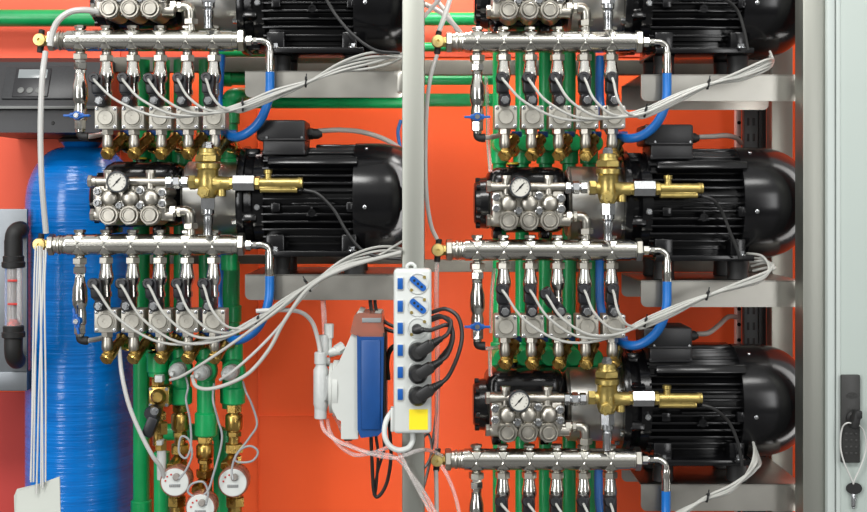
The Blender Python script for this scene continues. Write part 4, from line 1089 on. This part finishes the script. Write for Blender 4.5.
# loose black cables behind the strip
tubeth([(371, 292, .04), (370.5, 302, .03), (372.5, 314, .01), (379, 324, .0), (388, 330, -.005), (402, 333, -.01)], 'black cable bent behind the center post above the dosing pump', m='cable', r=2.0, name='black_cable', grp='loose black cables', cat='cable')
tubeth([(375.5, 292, .045), (375, 302, .035), (377, 312, .016), (384, 321, .01), (393, 326, .005), (402, 328, .0)], 'second black cable bent behind the post above the dosing pump', m='cable', r=1.8, name='black_cable', grp='loose black cables', cat='cable')
tubeth([(404, 341, .0), (391, 349, .0), (387, 362, .0), (388, 380, .0)], 'thick black cable between the dosing pump and the power strip', m='cable', r=2.6, name='black_cable', grp='loose black cables', cat='cable')
tubeth([(371, 436, .0), (372, 462, -.005), (374, 492, -.005), (379, 496, -.005), (387, 482, -.005), (391, 455, -.005), (389, 420, .0)], 'black cable loop hanging below the dosing pump', m='cable', r=1.8, name='black_cable', grp='loose black cables', cat='cable')
tubeth([(376, 436, .005), (378, 455, .0), (376, 488, .0), (374, 494, .0), (378, 470, .006), (384, 450, .01), (383, 430, .01)], 'second black cable loop hanging below the dosing pump', m='cable', r=1.5, name='black_cable', grp='loose black cables', cat='cable')
tubeth([(440, 380, .08), (433, 440, .06), (428, 470, .04), (420, 500, .02), (414, 520, .02)], 'thin black cable behind the translucent tube right of the post', m='cable', r=1.4, name='black_cable', grp='loose black cables', cat='cable')
tubeth([(418, 444, .0), (428, 434, .02), (432, 450, .03), (428, 463, .02), (420, 472, .01)], 'thin black cable looping behind the post below the power strip', m='cable', r=1.4, name='black_cable', grp='loose black cables', cat='cable')
tubeth([(401, 120, .3), (398, 132, .3), (400, 147, .3)], 'short blue tube beside the post near the lower left motor', m='bluehose', r=2, name='blue_tube', grp=None, cat='tube')

# ------------------------------------------------------------------ dosing pump
def dosing_pump():
    t = thing('dosing_pump', 'white dosing pump with blue front cover beside the power strip', 'pump', P(355, 435, .0))
    Ya, Yb = -.055, .06
    # side body (white wedge) and blue cover
    b = B(); b.pprism([(332, 408), (331, 372), (339, 362), (352, 333), (357, 323), (358, 439), (341, 439), (341, 421), (337, 419)], Ya + .012, Yb)
    part('white_body', b, 'whitepump', t)
    b = B(); b.pprism([(357, 335), (359, 337), (384, 337), (382.5, 431), (378, 436), (361, 438), (357.5, 430)], Ya, Yb - .01)
    part('blue_cover', b, 'bluecover', t, 'blue cover')
    b = B(); b.pbox(361, 340, 380.5, 430, Ya - .004, Ya + .002, .004); part('cover_panel', b, 'bluecover', t)
    b = B(); b.pbox(383, 333, 385.5, 432, Ya + .004, Yb, .001); part('dark_edge', b, 'rubber', t)
    b = B(); b.pprism([(350, 333), (354, 316), (359, 313), (382, 314), (385, 337), (359, 337)], Ya + .006, Yb - .02); part('hinged_lid', b, 'bushing', t, 'translucent brown lid')
    b = B(); b.pprism([(354, 320), (358, 311), (363, 312), (363, 323)], Ya + .02, Yb); b.pbox(364, 313, 381, 318, Ya + .02, Yb, .002); part('white_hinge', b, 'whitepump', t)
    b = B(); b.pbox(362, 318, 381, 322.5, Ya + .004, Ya + .008, .0005); part('grey_window', b, 'lcd', t)
    b = B(); b.pbox(341.5, 418, 357, 440, Ya + .02, Yb - .01, .004); part('lower_box', b, 'whitepump', t)
    b = B(); b.pbox(344, 438, 352, 441, Ya + .03, Yb - .02, .001); part('connector', b, 'rubber', t)
    # head
    b = B(); c = P(331, 388, .0); b.lathe(P(339, 388, .0), -X1, [(0, U(28)), (U(5), U(28)), (U(6), U(25)), (U(9), U(25))], 36, 0, .85, 1.0); part('pump_head', b, 'whitepump', t)
    b = B(); xh = 321
    b.lathe(P(xh, 412, -.012), Z1, [(0, U(5.5)), (U(4), U(6.5)), (U(8), U(7.6)), (U(42), U(7.6)), (U(46), U(5.4)), (U(52), U(5))], 22); b.cyl(P(xh + 2, 388, -.012), P(332, 388, -.005), U(14), n=24)
    part('liquid_end', b, 'milky', t, 'milky liquid end')
    b = B(); b.lathe(P(xh - .5, 418.5, -.012), Z1, [(0, U(5.6)), (.001, U(6.2)), (U(11.5), U(6.2)), (U(12), U(5.4))], 14); part('lower_nut', b, 'milky', t)
    b = B(); b.lathe(P(xh - .5, 364, -.012), Z1, [(0, U(5.4)), (.001, U(6.2)), (U(11), U(6.2)), (U(12), U(5.4))], 14); part('upper_nut', b, 'milky', t)
    b = B(); b.lathe(P(xh + 2.5, 355, .01), Z1, [(0, U(5.4)), (U(18), U(5.4)), (U(20), U(4.6))], 18); b.cyl(P(xh + 2, 362, .005), P(xh + 9, 362, .005), U(4.5), n=14)
    part('priming_valve', b, 'milky', t)
    b = B(); b.lathe(P(329, 338, .015), Z1, [(0, U(4.5)), (U(14), U(5)), (U(14.5), U(4))], 8); b.cyl(P(329, 355, .015), P(329, 336, .015), U(3), n=12); b.cyl(P(329, 353, .015), P(340, 350, .015), U(4.6), n=14); b.hex(P(336, 351, .015), P(344, 346, .02), U(5.6), .2)
    part('bypass_fitting', b, 'white', t)
    # wall bracket
    b = B(); a = P(348, 400, Yb); b.box((a.x, (Yb + .487) / 2, a.z), (.05, .487 - Yb, .05), .002); part('bracket', b, 'steel', t)
dosing_pump()
tubeth([(325, 338, .012), (324, 318, .02), (323, 300, .04)], 'clear tube rising from the dosing pump toward the shelf', m='clear', r=2.6)
tubeth([(321, 419, -.012), (324, 430, -.02), (336, 440, -.03), (352, 447, -.04), (375, 455, -.05), (395, 458, -.08), (405, 455, -.085), (420, 450, -.08), (432, 451, -.03), (442, 456, -.012)], 'clear tube from the dosing pump bottom to the bottom right tap', m='clear', r=1.9)
tubeth([(327, 419, .0), (330, 432, -.01), (340, 446, -.02), (356, 455, -.03), (375, 452, -.05), (392, 447, -.07), (401, 456, -.08), (412, 478, -.08), (424, 500, -.08), (432, 515, -.08)], 'clear tube slanting down across the center post', m='clear', r=1.9)
tubeth([(333, 414, .02), (338, 422, .02), (344, 436, .02), (352, 446, .01), (372, 453, -.04), (396, 458, -.075), (420, 486, -.075), (437, 515, -.075)], 'second clear tube slanting down across the center post', m='clear', r=1.7)
tubeth([(440, 463, -.01), (447, 475, -.01), (455, 495, -.008), (460, 516, -.008)], 'clear tube hanging below the bottom right tap', m='clear', r=1.9)
tubeth([(436, 470, -.004), (436.5, 495, -.004), (437, 530, -.004)], 'white tube running down from the bottom right tap', m='tube', r=2.2)
tubeth([(318, 440, .3), (290, 390, .3), (282, 340, .3), (284, 300, .28)], 'faint clear tube hanging behind the lower left shelf', m='clear', r=1.6) if False else None

# ------------------------------------------------------------------ cabinet door with lock and key
def door():
    Yd = -.07
    a0, a1 = P(826.5, 0, Yd).x, P(832, 0, Yd).x
    t = thing('cabinet_door', 'pale grey green metal cabinet door at the right edge', 'door', (P(860, 0, Yd).x, Yd, 0))
    def strip(nm, x0, x1, Ya, Yb, m):
        xa, xb = P(x0, 0, Ya).x, P(x1, 0, Ya).x
        b = B(); b.box(((xa + xb) / 2, (Ya + Yb) / 2, 1.0), (xb - xa, Yb - Ya, 2.0), .0015); part(nm, b, m, t)
    strip('edge_gasket', 826.5, 828, -.066, -.03, 'rubber')
    strip('edge_frame', 827.5, 835, -.076, -.03, 'doorwhite')
    strip('seam', 835, 836.5, -.072, -.03, 'trimgrey')
    strip('edge_fold', 836.5, 841, -.078, -.03, 'doorwhite')
    strip('door_leaf', 841, 1010, -.080, -.04, 'door')
    return t
door()
def lock():
    Yf = -.0805; t = thing('door_lock', 'dark swing handle lock plate on the cabinet door', 'lock', P(850, 463, Yf))
    b = B(); b.pbox(841.5, 375, 860.5, 463, Yf - .010, Yf, .0025); part('plate', b, 'lock', t)
    b = B(); q = P(852, 395.5, Yf - .010); b.lathe(q, -Y1, [(0, U(6)), (.0012, U(5.8)), (.0012, U(5)), (.0004, U(4.8)), (.0004, 0)], 24, 0, 1.0, .5)
    for s in (-1, 0, 1): b.box(q + Vector((s * U(2.4), -.0008, 0)), (U(1.6), .001, U(2.4)), 0)
    part('oval_emblem', b, 'lock', t)
    b = B()
    for i in range(4):
        for j in range(3): b.pbox(845 + 5 * j, 433 + 6.5 * i, 847.6 + 5 * j, 435.6 + 6.5 * i, Yf - .0112, Yf - .009, .0004)
    part('grip_dots', b, 'lock', t)
    b = B(); q = P(853, 418, Yf - .010); b.lathe(q, -Y1, [(0, U(7)), (.004, U(6.8)), (.008, U(5)), (.008, 0)], 24); b.box(q + Vector((0, -.014, 0)), (U(7), .022, U(18)), .004, Euler((0, math.radians(14), 0))); b.box(q + Vector((U(2), -.016, U(5))), (U(6), .02, U(8)), .003)
    part('turn_knob', b, 'rubber', t)
    return t
lock()
Yk = -.104
pp = [P(854, 424, -.104), P(847, 423, -.108), (P(842, 429, -.098)), P(840.5, 446, -.094), P(844, 462, -.095), P(851, 478, -.092), P(853.5, 484, -.090)]
b = B(); b.tube(pp, U(.8), n=6); pp2 = [P(858, 424, -.104), P(864, 432, -.098), P(866, 448, -.094), P(861, 466, -.095), P(855, 479, -.092), P(853.5, 484, -.090)]
b.tube(pp2, U(.7), n=6)
solo('key_string', 'white string loop hung on the door lock knob', 'string', b, 'string', pp[0])
t = thing('door_key', 'small key with black bow hanging from the string on the door', 'key', P(853.5, 488, -.088))
b = B(); b.lathe(P(853.5, 488, -.0835), -Y1, [(0, U(7.4)), (.003, U(7.9)), (.006, U(7.4)), (.006, 0)], 28, 0, 1.0, .72); part('bow', b, 'rubber', t)
b = B(); b.pbox(851.3, 493, 855.5, 507, -.0885, -.0865, .0005); b.pbox(852.2, 506, 854.7, 509, -.0885, -.0865, .0004); b.pbox(855.2, 498, 856.3, 500, -.0885, -.0865, 0); part('blade', b, 'zinc', t)

# ------------------------------------------------------------------ light and camera
world = bpy.data.worlds.new('hall'); scene.world = world; world.use_nodes = True
nt = world.node_tree; bg = nt.nodes['Background']
tc = nt.nodes.new('ShaderNodeTexCoord'); sp = nt.nodes.new('ShaderNodeSeparateXYZ'); nt.links.new(tc.outputs['Generated'], sp.inputs[0])
rp = nt.nodes.new('ShaderNodeValToRGB'); mr = nt.nodes.new('ShaderNodeMapRange'); mr.inputs['From Min'].default_value = -1; mr.inputs['From Max'].default_value = 1
nt.links.new(sp.outputs['Z'], mr.inputs['Value']); nt.links.new(mr.outputs['Result'], rp.inputs['Fac'])
e = rp.color_ramp.elements
e[0].position = .30; e[0].color = (.10, .10, .097, 1); e[1].position = .49; e[1].color = (.20, .20, .195, 1)
for p_, c_ in ((.56, .22), (.64, .72), (.85, .7)):
    q_ = rp.color_ramp.elements.new(p_); q_.color = (c_, c_ * 1.0, c_ * .985, 1)
nt.links.new(rp.outputs['Color'], bg.inputs['Color']); bg.inputs['Strength'].default_value = 1.0
def area(name, loc, target, sx, sy, power, col=(1, 1, 1)):
    l = bpy.data.lights.new(name, 'AREA'); l.shape = 'RECTANGLE'; l.size = sx; l.size_y = sy; l.energy = power; l.color = col
    o = bpy.data.objects.new(name, l); COL.objects.link(o); o.location = loc
    o.rotation_euler = (Vector(target) - Vector(loc)).to_track_quat('-Z', 'Y').to_euler()
area('ceiling_lamp', (-1.2, -3.2, 4.2), (-.1, .3, 1.2), 1.5, .8, 85, (1, .995, .97))
area('ceiling_lamp', (1.2, -3.0, 4.2), (.1, .3, 1.1), 1.2, .6, 32, (1, .995, .97))
area('streak_fill_light', (-3.0, -4.2, 1.75), (0, .2, 1.25), 1.1, 2.6, 78, (1, 1, 1))  # tall light added for upright highlights on tank and chrome, not a known window
area('streak_fill_light', (2.4, -4.4, 1.75), (0, .2, 1.25), .7, 2.4, 34, (1, 1, 1))  # weaker one added on the right for a second band on the chrome
area('wall_fill_light', (-.35, .40, 2.08), (-.3, .47, 1.0), 2.0, .10, 13, (1, .98, .95))  # unseen fill added above the rack to brighten the back wall
area('wall_fill_light', (P(413, 0, 0).x, .0, 1.12), (P(413, 0, 0).x, .5, 1.12), .05, 1.0, 1.5, (1, .98, .95))  # added fill hidden behind the center post, lifts the wall, no fixture
area('wall_fill_light', (P(812, 0, 0).x, .02, 1.12), (P(690, 0, 0).x, .5, 1.12), .05, 1.0, .8, (1, .98, .95))  # added fill hidden behind the post by the door, also for the wall
cam = bpy.data.cameras.new('camera'); co = bpy.data.objects.new('camera', cam); COL.objects.link(co)
co.location = (0, -D, H); co.rotation_euler = (PI / 2, 0, 0)
cam.sensor_width = 36; cam.lens = 36 * D / (867 * S); cam.shift_y = -(256 - HY) / 867; cam.shift_x = 0
cam.clip_start = .05
scene.camera = co
vs = scene.view_settings; vs.view_transform = 'Standard'; vs.look = 'None'; vs.exposure = 0.5; vs.gamma = 1; vs.use_curve_mapping = False
